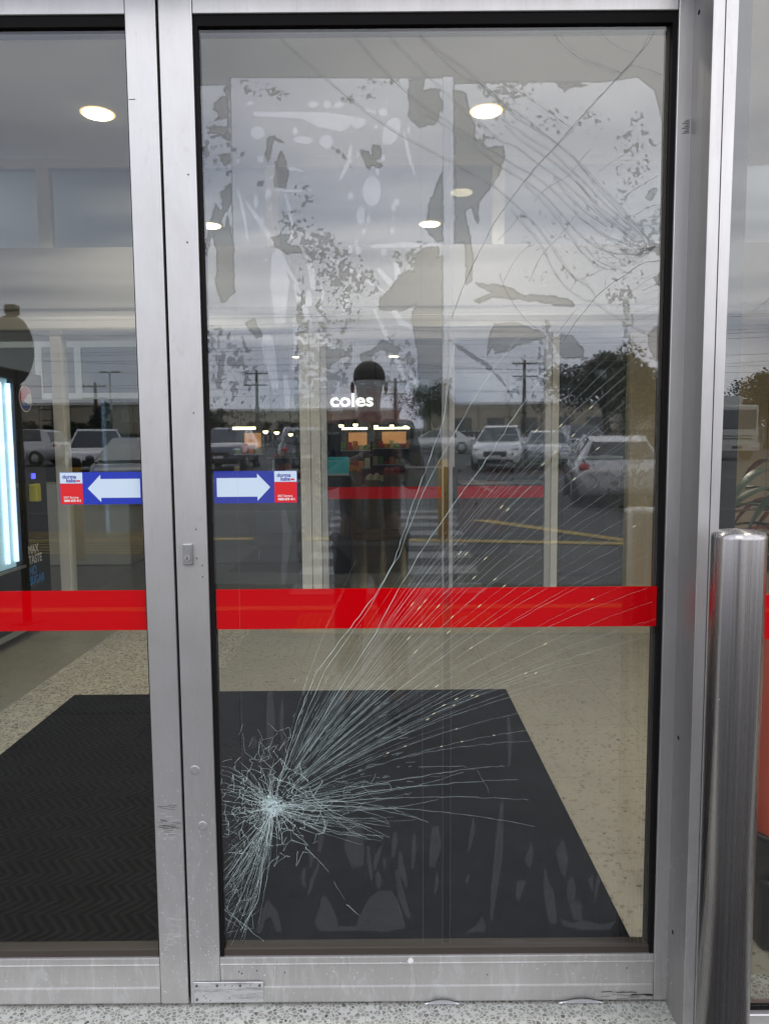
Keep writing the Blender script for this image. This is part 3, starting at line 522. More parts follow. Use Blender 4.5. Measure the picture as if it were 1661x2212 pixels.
# tiny air specks where the film is loose
sp_ = np.clip((N3-.79)*22, 0, 1); film[(V > 1262) & (V < 1368)] = 0
film = film+np.where((film > .9) & (film < 1.2) & (V > 160), sp_, 0)
nzr, nxc = U.shape; me = bpy.data.meshes.new('safety_film'); nv = nzr*nxc
me.vertices.add(nv); me.vertices.foreach_set('co', np.stack([X-right.location.x, np.full(X.shape, YF), Z-right.location.z], -1).ravel().astype('f4'))
ii = (np.arange(nzr-1)[:, None]*nxc+np.arange(nxc-1)).ravel(); quads = np.stack([ii, ii+1, ii+1+nxc, ii+nxc], -1)
keep = film.ravel()[quads].max(1) > .02; quads = quads[keep]; nf = len(quads)
me.loops.add(nf*4); me.polygons.add(nf); me.loops.foreach_set('vertex_index', quads.ravel().astype('i4')); me.polygons.foreach_set('loop_start', (np.arange(nf)*4).astype('i4'))
me.update(calc_edges=True); me.validate()
att = me.attributes.new('film', 'FLOAT', 'POINT'); att.data.foreach_set('value', film.ravel().astype('f4')); me.materials.append(FILM)
fo = bpy.data.objects.new('peeling_film', me); COL.objects.link(fo); fo.parent = right
# film creases: narrow pale edges of the sheets
m_crease = mat('film_edge', (.3, .32, .35), .4); q = MB()
for pts in ([(499, 170), (530, 2040)], [(908, 180), (914, 2040)], [(957, 166), (956, 2040)], [(979, 166), (972, 2040)]):
    P = [onY(pts[0][0]+(pts[1][0]-pts[0][0])*i/60+random.uniform(-.4, .4), pts[0][1]+(pts[1][1]-pts[0][1])*i/60, .0128) for i in range(61)]; q.ribbon(P, .00016)
q.build('film_edge', m_crease, right)
q = MB(); q.ribbon([onY(965.5+(964-965.5)*i/30, 168+1868*i/30, .01265) for i in range(31)], [.0165+random.uniform(-.0005, .0005) for i in range(31)])
q.build('tape_strip', glass('tape_film', .045, (.9, .91, .92), .04)[0], right)

# ------------------------------------------------------------------ cracks
I = (588, 1742); NX = (1414, 532)
def inside(p): return 470 < p[0] < 1438 and 56 < p[1] < 2040
def bez(a, c, b, n): return [((1-t)**2*a[0]+2*t*(1-t)*c[0]+t*t*b[0], (1-t)**2*a[1]+2*t*(1-t)*c[1]+t*t*b[1]) for t in [i/n for i in range(n+1)]]
def rough(pts, amp): return [(p[0]+random.gauss(0, amp), p[1]+random.gauss(0, amp)) for p in pts]
def clipx(p):  # keep cracks on the glass, whose left edge leans in the picture
    w = onY(p[0], p[1], .0125); return GX0+.011 < w.x < GX1-.0135 and .171 < w.z < 2.364
CW = .52
def crack(q, pts, w, taper=True):
    pts = [p for p in pts if clipx(p)]
    if len(pts) < 2: return
    n = len(pts); P = [onY(p[0], p[1], .0125) for p in pts]
    q.ribbon(P, [w*CW*(1-.55*i/n if taper else 1)*random.uniform(.55, 1.45) for i in range(n)])
q = MB()
ends = [(1352, y) for y in range(705, 985, 27)]+[(1380, 1020), (1388, 1060), (1392, 1125), (1394, 1184), (1405, 1240), (1408, 1300), (1400, 1345), (1380, 1380), (1300, 1400), (1235, 1430), (1190, 1470), (1150, 1535), (1140, 1578)]
for i, e in enumerate(ends):
    L = math.hypot(e[0]-I[0], e[1]-I[1]); a = math.atan2(I[1]-e[1], e[0]-I[0]); b_ = a+R(7.5)
    c = (I[0]+L*.58*math.cos(b_), I[1]-L*.58*math.sin(b_)); pts = rough(bez(I, c, e, 46), .4); crack(q, pts[random.randint(3, 8):], random.choice((.0003, .00042, .0006)))
    if random.random() < .7:                          # forked companion line
        k = random.randint(8, 26); d = (random.uniform(6, 20), random.uniform(6, 24)); crack(q, rough([(p[0]+d[0]*t, p[1]+d[1]*t) for t, p in zip([j/20 for j in range(60)], pts[k:])], .6), .0005)
for _ in range(105):                                   # dense shorter rays of the fan
    a = R(random.choice((random.uniform(8, 72), random.triangular(20, 74, 50)))); L = random.uniform(150, 640)*(1 if a > R(28) else .75); b_ = a+R(6.5)
    e = (I[0]+L*math.cos(a), I[1]-L*math.sin(a)); s0 = random.uniform(.16, .6); pts = rough(bez(I, (I[0]+L*.55*math.cos(b_), I[1]-L*.55*math.sin(b_)), e, 34), .35)
    crack(q, pts[int(34*s0):], random.uniform(.00022, .0004))
for e, c in [((1118, 1684), (900, 1690)), ((1140, 1728), (950, 1710)), ((1155, 1786), (930, 1735)), ((925, 1776), (800, 1730)), ((905, 1768), (780, 1712)), ((1000, 1668), (850, 1720)), ((828, 1812), (700, 1735)), ((780, 1804), (700, 1810)), ((1090, 1655), (950, 1660))]: crack(q, rough(bez(I, c, e, 34), .8), .0010)
for _ in range(22):                                   # scalloped low rays to the right
    a = R(random.uniform(-24, 14)); L = random.uniform(90, 400)*(1+a); e = (I[0]+L*math.cos(a), I[1]-L*math.sin(a)); crack(q, rough(bez(I, (I[0]+L*.5*math.cos(a-.18), I[1]-L*.5*math.sin(a-.18)), e, 24), .5), .0006)
for _ in range(44):                                   # rays down and to the left
    a = R(random.uniform(225, 262)); L = random.uniform(90, 330); e = (I[0]+L*math.cos(a)*random.uniform(.6, 1), I[1]-L*math.sin(a)); pts = rough(bez(I, ((I[0]+e[0])/2+14, (I[1]+e[1])/2), e, 24), .7); crack(q, pts[random.randint(0, 9):], .0006)
for _ in range(60):
    a = R(random.uniform(80, 345)); L = random.triangular(30, 120, 50); e = (I[0]+L*math.cos(a), I[1]-L*math.sin(a)); crack(q, rough(bez(I, (I[0]+L*.5*math.cos(a+.2), I[1]-L*.5*math.sin(a+.2)), e, 12), 1.4), .0007)
for y in range(1650, 1760, 13): crack(q, rough(bez(I, (530, y+10), (478, y+random.uniform(-6, 6)), 14), 1.0), .0009)
for _ in range(60):                                   # fine parallel hatch, lower left
    x, y = random.uniform(480, 545), random.uniform(1760, 1990); L = random.uniform(12, 46); crack(q, rough([(x+L*.75*t, y-L*.62*t) for t in (0, .33, .66, 1)], .4), .0003)
def smooth(pts, n=6, amp=.9):
    out = []
    for a, b in zip(pts, pts[1:]):
        for k in range(n): out.append((a[0]+(b[0]-a[0])*k/n+random.gauss(0, amp), a[1]+(b[1]-a[1])*k/n+random.gauss(0, amp)))
    return out+[pts[-1]]
def web(q, c, rmax, n, w, a0=0, a1=360, squash=1.0, pw=1.0):
    for _ in range(n):
        r_ = rmax*random.random()**pw; a = R(random.uniform(a0, a1)); st = random.uniform(.06, .2)*(40/(r_+20))**.4
        k = random.randint(3, 6); pts = [(c[0]+(r_+random.gauss(0, 2.2))*math.cos(a+st*j)*squash, c[1]-(r_+random.gauss(0, 2.2))*math.sin(a+st*j)) for j in range(k)]; crack(q, pts, w)

def netweb(q, c, w, ns, rings, a0, a1, jit_, pk, sx_=1.0):
    g_ = []
    for ri, r_ in enumerate(rings):
        row = []
        for k in range(ns+1):
            a = R(a0+(a1-a0)*(k+random.uniform(-.4, .4)+.5*(ri % 2))/ns); rr = r_*random.uniform(1-jit_, 1+jit_); row.append((c[0]+rr*math.cos(a)*(sx_ if math.cos(a) > 0 else 1), c[1]-rr*math.sin(a)))
        g_.append(row)
    for i in range(len(g_)):
        for k in range(ns):
            if random.random() < pk: crack(q, smooth([g_[i][k], g_[i][k+1]], 3, .7), w)
            if i+1 < len(g_) and random.random() < pk+.2: crack(q, smooth([g_[i][k], g_[i+1][k]], 3, .7), w)
netweb(q, I, .0012, 26, [5, 9, 14, 20, 27], 0, 360, .2, .8); netweb(q, I, .0011, 42, [34, 43, 53, 64, 77, 92], 0, 360, .15, .62, 1.25); netweb(q, I, .0009, 36, [100, 112, 125], 85, 345, .12, .40)
netweb(q, I, .0006, 12, [90, 115, 145, 180, 220], -22, 18, .12, .5, 1.1); netweb(q, I, .0006, 9, [120, 145, 175, 205, 240, 275], 232, 262, .08, .45); netweb(q, I, .0006, 8, [110, 130, 155, 180], 75, 118, .1, .4)
for _ in range(150):                                  # ladder nicks between the near rays
    a = R(random.uniform(5, 80)); r_ = random.uniform(60, 330); p = (I[0]+r_*math.cos(a), I[1]-r_*math.sin(a)); b_ = a+random.uniform(-.5, .1); L = random.uniform(5, 22); crack(q, [p, (p[0]+L*math.cos(b_), p[1]-L*math.sin(b_))], .0006)
for _ in range(300):                                  # crushed core
    r_ = abs(random.gauss(0, 16)); a = random.uniform(0, 6.28); p = (I[0]+r_*math.cos(a), I[1]-r_*.85*math.sin(a)); b_ = a+random.choice((0, 1.57))+random.uniform(-.5, .5); L = random.uniform(3, 12); crack(q, [p, (p[0]+L*math.cos(b_), p[1]-L*math.sin(b_))], .0009)
for _ in range(40):                                   # chips of white powder in the core
    p = onY(I[0]+random.gauss(0, 9), I[1]+random.gauss(0, 7), .0124); n = 6; q.poly([(p.x+random.uniform(.001, .004)*math.cos(2*math.pi*i/n), p.y, p.z+random.uniform(.001, .004)*math.sin(2*math.pi*i/n)) for i in range(n)])
main = [(520, 2010), (560, 1940), (588, 1742), (640, 1560), (680, 1460), (745, 1370), (808, 1290), (850, 1215), (872, 1150), (888, 1100), (925, 1000), (958, 905), (972, 800), (990, 700)]
crack(q, smooth(main), .0013, False)
crack(q, smooth([(600, 1700), (700, 1450), (800, 1310), (860, 1200), (915, 1060), (990, 920), (1060, 800), (1130, 720)]), .0009, False)
crack(q, smooth([(640, 1640), (790, 1400), (905, 1200), (985, 1080), (1040, 1010), (1110, 900), (1180, 800), (1215, 735), (1265, 650)]), .0012, False)
crack(q, smooth([(525, 2005), (490, 1960), (470, 1940)]), .0008); crack(q, smooth([(484, 1965), (530, 2000), (570, 2034)]), .0011); crack(q, smooth([(482, 1980), (515, 2002)]), .0009)
crack(q, smooth([(660, 1830), (685, 1855), (710, 1884)]), .0012); crack(q, smooth([(748, 1954), (778, 1978)]), .0013); crack(q, smooth([(722, 1905), (745, 1945)]), .0005); crack(q, smooth([(505, 1657), (525, 1683), (545, 1700)]), .0007); crack(q, smooth([(480, 1645), (502, 1639)]), .0008)
crack(q, smooth([(620, 1690), (690, 1740), (740, 1780), (760, 1800), (830, 1806)]), .0010); crack(q, smooth([(590, 1680), (650, 1700), (720, 1755), (800, 1790)]), .0009)
crack(q, smooth([(905, 1657), (1000, 1656), (1030, 1664), (1052, 1700), (1056, 1715)]), .0005)
q.build('impact_crack', m_crack, right, recalc=False)
q = MB()                                              # lamp glints painted as pale yellow ribbons along the cracks
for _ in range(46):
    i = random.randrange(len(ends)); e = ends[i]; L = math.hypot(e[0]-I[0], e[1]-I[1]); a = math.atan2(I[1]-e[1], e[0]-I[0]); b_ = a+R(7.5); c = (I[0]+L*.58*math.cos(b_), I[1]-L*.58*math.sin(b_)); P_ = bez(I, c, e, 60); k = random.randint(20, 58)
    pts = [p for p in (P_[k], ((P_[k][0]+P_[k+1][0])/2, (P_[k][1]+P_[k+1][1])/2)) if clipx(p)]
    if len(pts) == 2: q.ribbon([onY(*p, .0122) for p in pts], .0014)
q.build('painted_glint', mat('glint_yellow', (.95, .9, .6), .2), right, recalc=False)
# upper cracks painted dark for how they show against the mirrored sky
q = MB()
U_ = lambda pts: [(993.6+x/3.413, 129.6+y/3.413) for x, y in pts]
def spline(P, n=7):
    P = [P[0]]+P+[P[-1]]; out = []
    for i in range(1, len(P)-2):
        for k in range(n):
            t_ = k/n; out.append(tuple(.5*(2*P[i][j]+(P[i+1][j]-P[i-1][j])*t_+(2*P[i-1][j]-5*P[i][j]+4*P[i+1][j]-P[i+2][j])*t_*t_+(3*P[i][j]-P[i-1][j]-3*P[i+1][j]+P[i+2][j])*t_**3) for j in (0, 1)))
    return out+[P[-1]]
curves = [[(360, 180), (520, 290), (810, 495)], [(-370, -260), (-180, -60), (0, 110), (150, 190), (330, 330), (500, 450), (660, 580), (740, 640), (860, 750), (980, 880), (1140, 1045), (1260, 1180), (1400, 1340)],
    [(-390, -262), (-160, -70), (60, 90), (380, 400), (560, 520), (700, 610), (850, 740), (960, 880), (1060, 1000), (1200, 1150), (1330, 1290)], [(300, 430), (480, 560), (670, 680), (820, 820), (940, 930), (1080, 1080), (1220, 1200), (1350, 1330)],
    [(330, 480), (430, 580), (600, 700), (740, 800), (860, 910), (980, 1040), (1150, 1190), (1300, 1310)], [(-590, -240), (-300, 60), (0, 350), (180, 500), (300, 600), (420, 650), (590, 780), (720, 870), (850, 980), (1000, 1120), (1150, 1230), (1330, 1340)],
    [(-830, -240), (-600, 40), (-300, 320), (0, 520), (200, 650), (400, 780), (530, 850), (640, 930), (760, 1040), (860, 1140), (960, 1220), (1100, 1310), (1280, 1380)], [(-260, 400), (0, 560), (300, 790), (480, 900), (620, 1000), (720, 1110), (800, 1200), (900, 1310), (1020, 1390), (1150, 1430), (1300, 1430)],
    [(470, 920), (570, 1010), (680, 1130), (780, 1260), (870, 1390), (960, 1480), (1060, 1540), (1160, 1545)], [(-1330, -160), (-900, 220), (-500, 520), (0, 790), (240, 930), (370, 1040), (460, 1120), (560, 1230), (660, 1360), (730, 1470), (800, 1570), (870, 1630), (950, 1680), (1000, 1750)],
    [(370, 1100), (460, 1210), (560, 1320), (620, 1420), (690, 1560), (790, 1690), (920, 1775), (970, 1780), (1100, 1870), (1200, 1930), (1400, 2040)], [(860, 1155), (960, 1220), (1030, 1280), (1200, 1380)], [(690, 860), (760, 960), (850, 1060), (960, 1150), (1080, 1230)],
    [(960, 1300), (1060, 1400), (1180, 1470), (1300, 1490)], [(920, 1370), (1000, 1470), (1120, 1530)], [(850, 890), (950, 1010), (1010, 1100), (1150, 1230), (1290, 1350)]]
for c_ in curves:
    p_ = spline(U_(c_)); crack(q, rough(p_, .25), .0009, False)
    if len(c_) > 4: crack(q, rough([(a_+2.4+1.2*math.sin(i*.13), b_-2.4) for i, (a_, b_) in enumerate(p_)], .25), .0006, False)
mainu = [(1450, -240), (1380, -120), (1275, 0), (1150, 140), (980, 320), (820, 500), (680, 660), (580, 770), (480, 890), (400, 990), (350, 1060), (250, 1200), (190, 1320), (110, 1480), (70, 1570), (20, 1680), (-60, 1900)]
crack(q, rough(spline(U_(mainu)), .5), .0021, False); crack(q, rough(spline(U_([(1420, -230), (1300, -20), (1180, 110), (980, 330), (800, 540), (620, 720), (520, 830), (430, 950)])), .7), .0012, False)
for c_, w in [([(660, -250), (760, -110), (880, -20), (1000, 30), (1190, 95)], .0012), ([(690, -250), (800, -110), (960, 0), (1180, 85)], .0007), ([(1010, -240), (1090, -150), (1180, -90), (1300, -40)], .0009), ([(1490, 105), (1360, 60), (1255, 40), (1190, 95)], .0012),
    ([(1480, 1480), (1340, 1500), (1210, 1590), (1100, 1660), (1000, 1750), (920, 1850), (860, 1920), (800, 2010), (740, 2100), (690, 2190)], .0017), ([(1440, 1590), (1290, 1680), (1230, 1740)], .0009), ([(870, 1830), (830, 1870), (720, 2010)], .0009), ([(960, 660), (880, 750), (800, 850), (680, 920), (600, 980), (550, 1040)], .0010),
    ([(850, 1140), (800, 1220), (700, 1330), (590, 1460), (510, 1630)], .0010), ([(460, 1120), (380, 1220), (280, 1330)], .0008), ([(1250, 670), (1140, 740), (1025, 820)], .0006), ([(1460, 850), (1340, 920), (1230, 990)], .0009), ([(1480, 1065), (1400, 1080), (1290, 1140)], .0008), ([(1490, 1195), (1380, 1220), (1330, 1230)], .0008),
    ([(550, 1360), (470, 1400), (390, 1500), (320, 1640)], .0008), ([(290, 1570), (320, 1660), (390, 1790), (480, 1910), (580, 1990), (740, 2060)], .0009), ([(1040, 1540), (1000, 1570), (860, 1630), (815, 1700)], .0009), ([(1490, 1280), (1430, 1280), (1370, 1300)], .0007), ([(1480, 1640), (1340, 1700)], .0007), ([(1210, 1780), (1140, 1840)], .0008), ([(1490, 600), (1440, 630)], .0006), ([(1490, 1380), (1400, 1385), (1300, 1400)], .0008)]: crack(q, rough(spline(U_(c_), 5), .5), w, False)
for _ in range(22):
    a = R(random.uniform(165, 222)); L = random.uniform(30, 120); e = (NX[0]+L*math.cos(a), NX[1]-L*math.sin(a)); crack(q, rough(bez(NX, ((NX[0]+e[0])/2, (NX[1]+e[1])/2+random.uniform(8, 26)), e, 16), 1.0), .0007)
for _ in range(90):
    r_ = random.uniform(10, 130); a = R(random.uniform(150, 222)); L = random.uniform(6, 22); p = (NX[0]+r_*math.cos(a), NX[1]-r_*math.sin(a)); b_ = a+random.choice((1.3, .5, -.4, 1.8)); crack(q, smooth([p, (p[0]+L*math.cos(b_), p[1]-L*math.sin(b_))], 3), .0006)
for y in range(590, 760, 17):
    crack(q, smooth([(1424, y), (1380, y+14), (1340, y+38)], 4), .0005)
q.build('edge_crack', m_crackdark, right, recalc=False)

# ------------------------------------------------------------------ DOOR FRAME (right jamb), head, fixed side window
jf = thing('door_frame', 'brushed silver door post at the right of the broken door', 'door frame', (.72, 0, 0))
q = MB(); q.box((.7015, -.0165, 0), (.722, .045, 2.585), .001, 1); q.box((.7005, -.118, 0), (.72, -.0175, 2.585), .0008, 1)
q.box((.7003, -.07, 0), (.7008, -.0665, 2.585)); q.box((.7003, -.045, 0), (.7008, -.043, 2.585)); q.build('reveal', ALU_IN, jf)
q = MB(); q.box((.6945, -.1205, 0), (.7195, -.1183, 2.585), .0008, 1); q.build('face_strip', ALU, jf)
q = MB()
for z in (2.375, .726, .232): q.lathe([(.0052, .6998), (.0052, .7006)], (0, -.032, z), 16, axis='X')
q.build('screw_hole', m_dark, jf)
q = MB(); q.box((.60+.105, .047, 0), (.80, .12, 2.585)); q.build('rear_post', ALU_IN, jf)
hd = MB(); hd.box((-2.0, -.118, 2.505), (.70, .10, 2.585), .002, 1); tag(hd.build('door_head', ALU), 'silver header beam across the top of both sliding doors', 'door header')
fw = thing('side_window', 'fixed glass side window right of the door behind the bollard', 'window', (1.4, -.1, 0))
q = MB()   # its stile is out of plumb: wide at the top, narrow at the bottom
q.prism([(.7205, -.1225, 0), (.7325, -.1225, 0), (.7475, -.1225, 2.585), (.7205, -.1225, 2.585)], (0, .05, 0)); q.build('stile', ALU, fw)
q = MB(); q.box((.7345, -.118, 0), (3.3, -.07, .03)); q.box((.7345, -.12, .03), (3.3, -.068, .085), .002, 1); q.box((.75, -.12, 2.50), (3.3, -.068, 2.585), .002, 1); q.build('rail', ALU_CLEAN, fw)
q = MB(); q.box((.7345, -.105, .085), (3.3, -.095, .095)); q.build('glazing_bead', m_gasket, fw)
q = MB(); q.box((.73, -.104, .09), (3.3, -.096, 2.505)); q.build('pane', GLASS_FIX, fw)
q = MB(); q.box((.76, -.1052, .985), (3.3, -.1045, 1.088)); q.build('safety_band', m_band, fw)
q = MB(); q.box((.722, -.07, 0), (.80, .045, 2.585)); q.build('inner_post', m_blackm, fw)
# guide rail at the threshold
q = MB(); q.box((-2, .012, .0005), (.70, .034, .003)); tag(q.build('floor_guide', m_dark), 'dark floor guide slot under the sliding doors', 'floor guide')

# ------------------------------------------------------------------ BOLLARD
bp = onY(1596, 1150, -.262); bx, by = bp.x, -.262; BR_ = .0525
bl = thing('bollard', 'polished stainless steel bollard in front of the side window', 'bollard', (bx, by, 0))
zt = onY(1596, 1140, -.262).z
q = MB(); q.lathe([(BR_, 0), (BR_, zt-.02)]+[(BR_-.014+.014*math.cos(a), zt-.02+.014*math.sin(a)) for a in [i*math.pi/16 for i in range(1, 9)]]+[(BR_*.45, zt-.0045), (.004, zt-.004)], (bx, by, 0), 72); q.build('post', m_steel, bl)
q = MB(); q.lathe([(BR_+.012, 0), (BR_+.012, .003), (BR_+.001, .004)], (bx, by, 0), 48); q.build('base_collar', m_blackm, bl)

# ------------------------------------------------------------------ VESTIBULE FURNISHINGS
q = MB(); q.box((-1.22, .22, .0), (.70, 2.45, .012), .004, 1); tag(q.build('entrance_mat', m_mat), 'large charcoal carpet mat inside the broken door', 'mat')
rm = thing('rubber_mat', 'black chevron rubber mat tiles inside the left door', 'mat', (-1.5, 1.2, 0))
for (x0, x1, y0, y1) in ((-1.795, -1.2205, .22, 2.09), (-1.795, -1.2205, 2.10, 2.40)):
    q = MB(); q.box((x0, y0, 0), (x1, y1, .014), .003, 1); q.build('mat_tile', m_herr, rm)
mh2 = MB(); mh2.box((-1.232, .24, .0125), (-.45, 1.72, .0185), .002, 1); tag(mh2.build('rubber_mat', m_herr), 'black chevron rubber mat lapped over the carpet mat edge', 'mat')

# inner partition: posts, head, transom windows, inner sliding doors
Y2 = 4.45
ip = thing('inner_partition', 'white framed glazed partition with transom lights behind the vestibule', 'partition', (0, Y2, 0))
m_fr = mat('white_frame', (.82, .81, .77), .5)
q = MB(); q.box((-4.0, Y2, 2.46), (3.2, Y2+.14, 3.06)); q.build('bulkhead', mat('bulkhead_cream', (.47, .46, .43), .8), ip)
q = MB(); q.box((-4.0, Y2-.03, 2.40), (3.2, Y2+.10, 2.5), .004); q.build('head_rail', m_fr, ip)
q = MB(); q.box((-4, Y2-.006, 2.56), (3.2, Y2-.001, 2.575)); q.build('shadow_line', mat('frame_groove', (.2, .2, .2), .8), ip)
for x0, x1 in ((-.70, -.615), (-.610, -.53), (2.05, 3.2), (-2.75, -2.66), (-3.35, -3.30)):
    q = MB(); q.box((x0, Y2, 0), (x1, Y2+.12, 2.40), .004); q.build('post', m_beige if x0 > 2 else m_fr, ip)
q = MB(); q.box((1.40, Y2+.01, 0), (1.46, Y2+.11, 2.40), .004); q.build('post', m_fr, ip)
for x in (-2.76, -.9, .95, 2.8):
    q = MB(); q.box((x-.05, Y2+.03, 3.06), (x+.05, Y2+.11, 3.70), .003); q.build('transom_post', m_fr, ip)
q = MB(); q.box((-4, Y2+.03, 3.70), (3.2, Y2+.11, 3.77)); q.build('transom_rail', m_fr, ip)
q = MB(); q.box((-4, Y2+.06, 3.06), (3.2, Y2+.068, 3.70)); q.build('transom_pane', GLASS_IN, ip)
for xa, xb in ((-3.3, -2.75), (-2.66, -.70), (1.46, 2.05)):
    q = MB(); q.box((xa, Y2+.05, .06), (xb, Y2+.058, 2.40)); q.build('fixed_pane', GLASS_IN, ip)
q = MB(); q.box((-2.66, Y2+.02, .0), (-.70, Y2+.10, .06)); q.box((-2.66, Y2+.02, 1.10), (-1.9, Y2+.07, 1.14)); q.box((1.46, Y2+.02, 0), (2.05, Y2+.1, .06)); q.build('sill_rail', m_fr, ip)
def inner_leaf(x0, x1, label, hx, bandx0):
    d = thing('inner_sliding_door', label, 'door', ((x0+x1)/2, Y2, 0), 'inner sliding doors')
    q = MB(); q.box((x0, Y2+.0, .02), (x0+.05, Y2+.045, 2.39), .002); q.box((x1-.05, Y2, .02), (x1, Y2+.045, 2.39), .002); q.box((x0+.05, Y2, 2.31), (x1-.05, Y2+.045, 2.39)); q.box((x0+.05, Y2, .02), (x1-.05, Y2+.045, .12)); q.build('frame', ALU_CLEAN, d)
    q = MB(); q.box((x0+.05, Y2+.02, .12), (x1-.05, Y2+.028, 2.31)); q.build('pane', GLASS_IN, d)
    q = MB(); q.box((x0+.052, Y2+.015, .985), (x1-.052, Y2+.019, 1.085)); q.build('safety_band', m_band, d)
    q = MB(); q.box((hx, Y2-.03, .1), (hx+.035, Y2-.002, 1.25), .004); q.build('edge_guard', m_black, d)
    return d
inner_leaf(-.525, .535, 'left inner sliding door with a red band, seen through the broken glass', .50, 0)
inner_leaf(.54, 1.395, 'right inner sliding door with a red band and dark edge guard', .575, 0)

# downlights
def downlight(x, y, z, label, r_=.10, e=14):
    d = thing('downlight', label, 'ceiling light', (x, y, z), 'round ceiling downlights')
    q = MB(); q.lathe([(r_+.018, z-.004), (r_+.018, z-.0005)], (x, y, 0), 32); q.build('halo_ring', m_halo, d)  # ring glows only to give the lamp its halo
    q = MB(); q.lathe([(r_, z-.010), (r_, z-.0045)], (x, y, 0), 32); q.build('lamp_disc', m_lamp, d)
    L = bpy.data.lights.new('lamp', 'SPOT'); L.energy = e; L.spot_size = R(140); L.spot_blend = .8; L.color = (1, .9, .76); L.shadow_soft_size = r_
    lo = bpy.data.objects.new('lamp', L); COL.objects.link(lo); lo.parent = d; lo.location = (0, 0, -.03)
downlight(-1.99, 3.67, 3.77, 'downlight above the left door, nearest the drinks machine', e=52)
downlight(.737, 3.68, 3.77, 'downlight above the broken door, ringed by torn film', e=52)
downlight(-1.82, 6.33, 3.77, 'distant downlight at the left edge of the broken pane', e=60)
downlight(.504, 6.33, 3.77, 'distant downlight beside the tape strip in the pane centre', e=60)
downlight(1.9, 1.1, 3.77, 'added fill downlight inside the side window, above the plant', e=170)  # added fill lamp to brighten the orange bin and the posts
downlight(-.6, 1.3, 3.77, 'unseen fill downlight near the front glass, above the mats', e=170)  # unseen lamp, strengthened to light the posts and floor
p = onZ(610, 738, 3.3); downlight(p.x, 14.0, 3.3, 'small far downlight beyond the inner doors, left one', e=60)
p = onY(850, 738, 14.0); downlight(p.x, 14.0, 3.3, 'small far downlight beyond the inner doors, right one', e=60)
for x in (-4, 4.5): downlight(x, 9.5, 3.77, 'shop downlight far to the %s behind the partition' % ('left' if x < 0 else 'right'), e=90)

# drinks machine (front faces +X)
vx = -2.68; ya, ym, yb = 2.75, 3.72, 4.12; vm = thing('vending_machine', 'lit drinks vending machine with a black control panel', 'vending machine', (vx-.4, 3.4, 0))
m_vm = mat('machine_case', (.02, .021, .023), .35); m_edge = mat('machine_trim', (.45, .47, .48), .35, .6)
q = MB(); q.box((vx-.82, ya, .09), (vx-.06, yb, 2.02), .01, 2); q.build('case', m_vm, vm)
q = MB(); q.box((vx-.06, ym, .12), (vx, yb, 2.0), .006, 2); cp = q.build('control_panel', m_black, vm)
q = MB(); q.box((vx-.06, ya, .12), (vx-.005, ym-.002, .55), .004); q.box((vx-.06, ya, 1.93), (vx-.005, ym-.002, 2.0), .004); q.box((vx-.06, ym-.04, .55), (vx-.005, ym-.002, 1.93)); q.build('door_trim', m_vm, vm)
q = MB(); q.box((vx-.004, ya, .545), (vx+.002, ym, .565)); q.box((vx-.05, ya, .07), (vx+.004, yb, .11)); q.build('kick_trim', m_edge, vm)
q = MB(); q.box((vx-.055, ya+.02, .56), (vx-.05, ym-.045, 1.93)); q.build('product_backlight', m_ledc, vm)
for k, (yy, mm) in enumerate(((ym-.075, m_led), (ym-.2, m_led))):
    q = MB(); q.box((vx-.045, yy, .60), (vx-.02, yy+.018, 1.90)); q.build('led_strip', mm, vm)
q = MB(); q.box((vx-.008, ya+.02, .56), (vx-.005, ym-.04, 1.93)); q.build('window', GLASS_IN, vm)
for y_ in (ya+.1, yb-.1): q = MB(); q.lathe([(.03, 0), (.03, .01), (.012, .02), (.012, .09)], (vx-.06, y_, 0), 14); q.build('foot', m_edge, vm)
SIDE = Matrix(((0, 0, 1), (1, 0, 0), (0, 1, 0)))      # faces +X, reads towards +Y
m_w2 = mat('panel_white_print', (.55, .55, .53), .5); m_b2 = mat('panel_blue_print', (.03, .22, .55), .5)
for body, z, m_ in (('MAX', .635, m_w2), ('TASTE', .558, m_w2), ('NO', .475, m_b2), ('SUGAR', .398, m_b2)): text('lettering', body, .09, m_, (vx+.0012, ym+.04, z), SIDE, cp, .0004, .0022, sx=.85)
lg = MB(); lc = (vx, ym+.115, 1.80); lg.lathe([(.098, .001), (.098, .004)], (lc[0], lc[1], lc[2]), 40, axis='X'); logo = lg.build('round_logo', mat('logo_white', (.8, .8, .8), .4), cp)
def chord(z0f, z1f, m_, name):
    n = 24; up = []; dn = []
    for i in range(n+1):
        y = -.09+.18*i/n; lim = math.sqrt(max(0, .09**2-y*y)); zz = z0f(y), z1f(y); a, b = max(-lim, min(lim, zz[0])), max(-lim, min(lim, zz[1])); up.append((lc[0]+.0045, lc[1]+y, lc[2]+b)); dn.append((lc[0]+.0045, lc[1]+y, lc[2]+a))
    q = MB()
    for i in range(n):
        if abs(up[i][2]-dn[i][2])+abs(up[i+1][2]-dn[i+1][2]) > 1e-5: q.poly([dn[i], dn[i+1], up[i+1], up[i]])
    q.build(name, m_, logo)
chord(lambda y: .006+.35*y+.018*math.sin(y*30), lambda y: 1, mat('logo_red', (.55, .02, .03), .4), 'red_field'); chord(lambda y: -1, lambda y: -.028+.1*y-.015*math.sin(y*30), mat('logo_blue', (.02, .06, .3), .4), 'blue_field')
q = MB(); q.box((vx, ym+.15, 1.20), (vx+.01, ym+.2, 1.24)); q.build('display', mat('blue_display', (.05, .05, .5), .4, emit=(.12, .12, 1), es=1.5), cp)
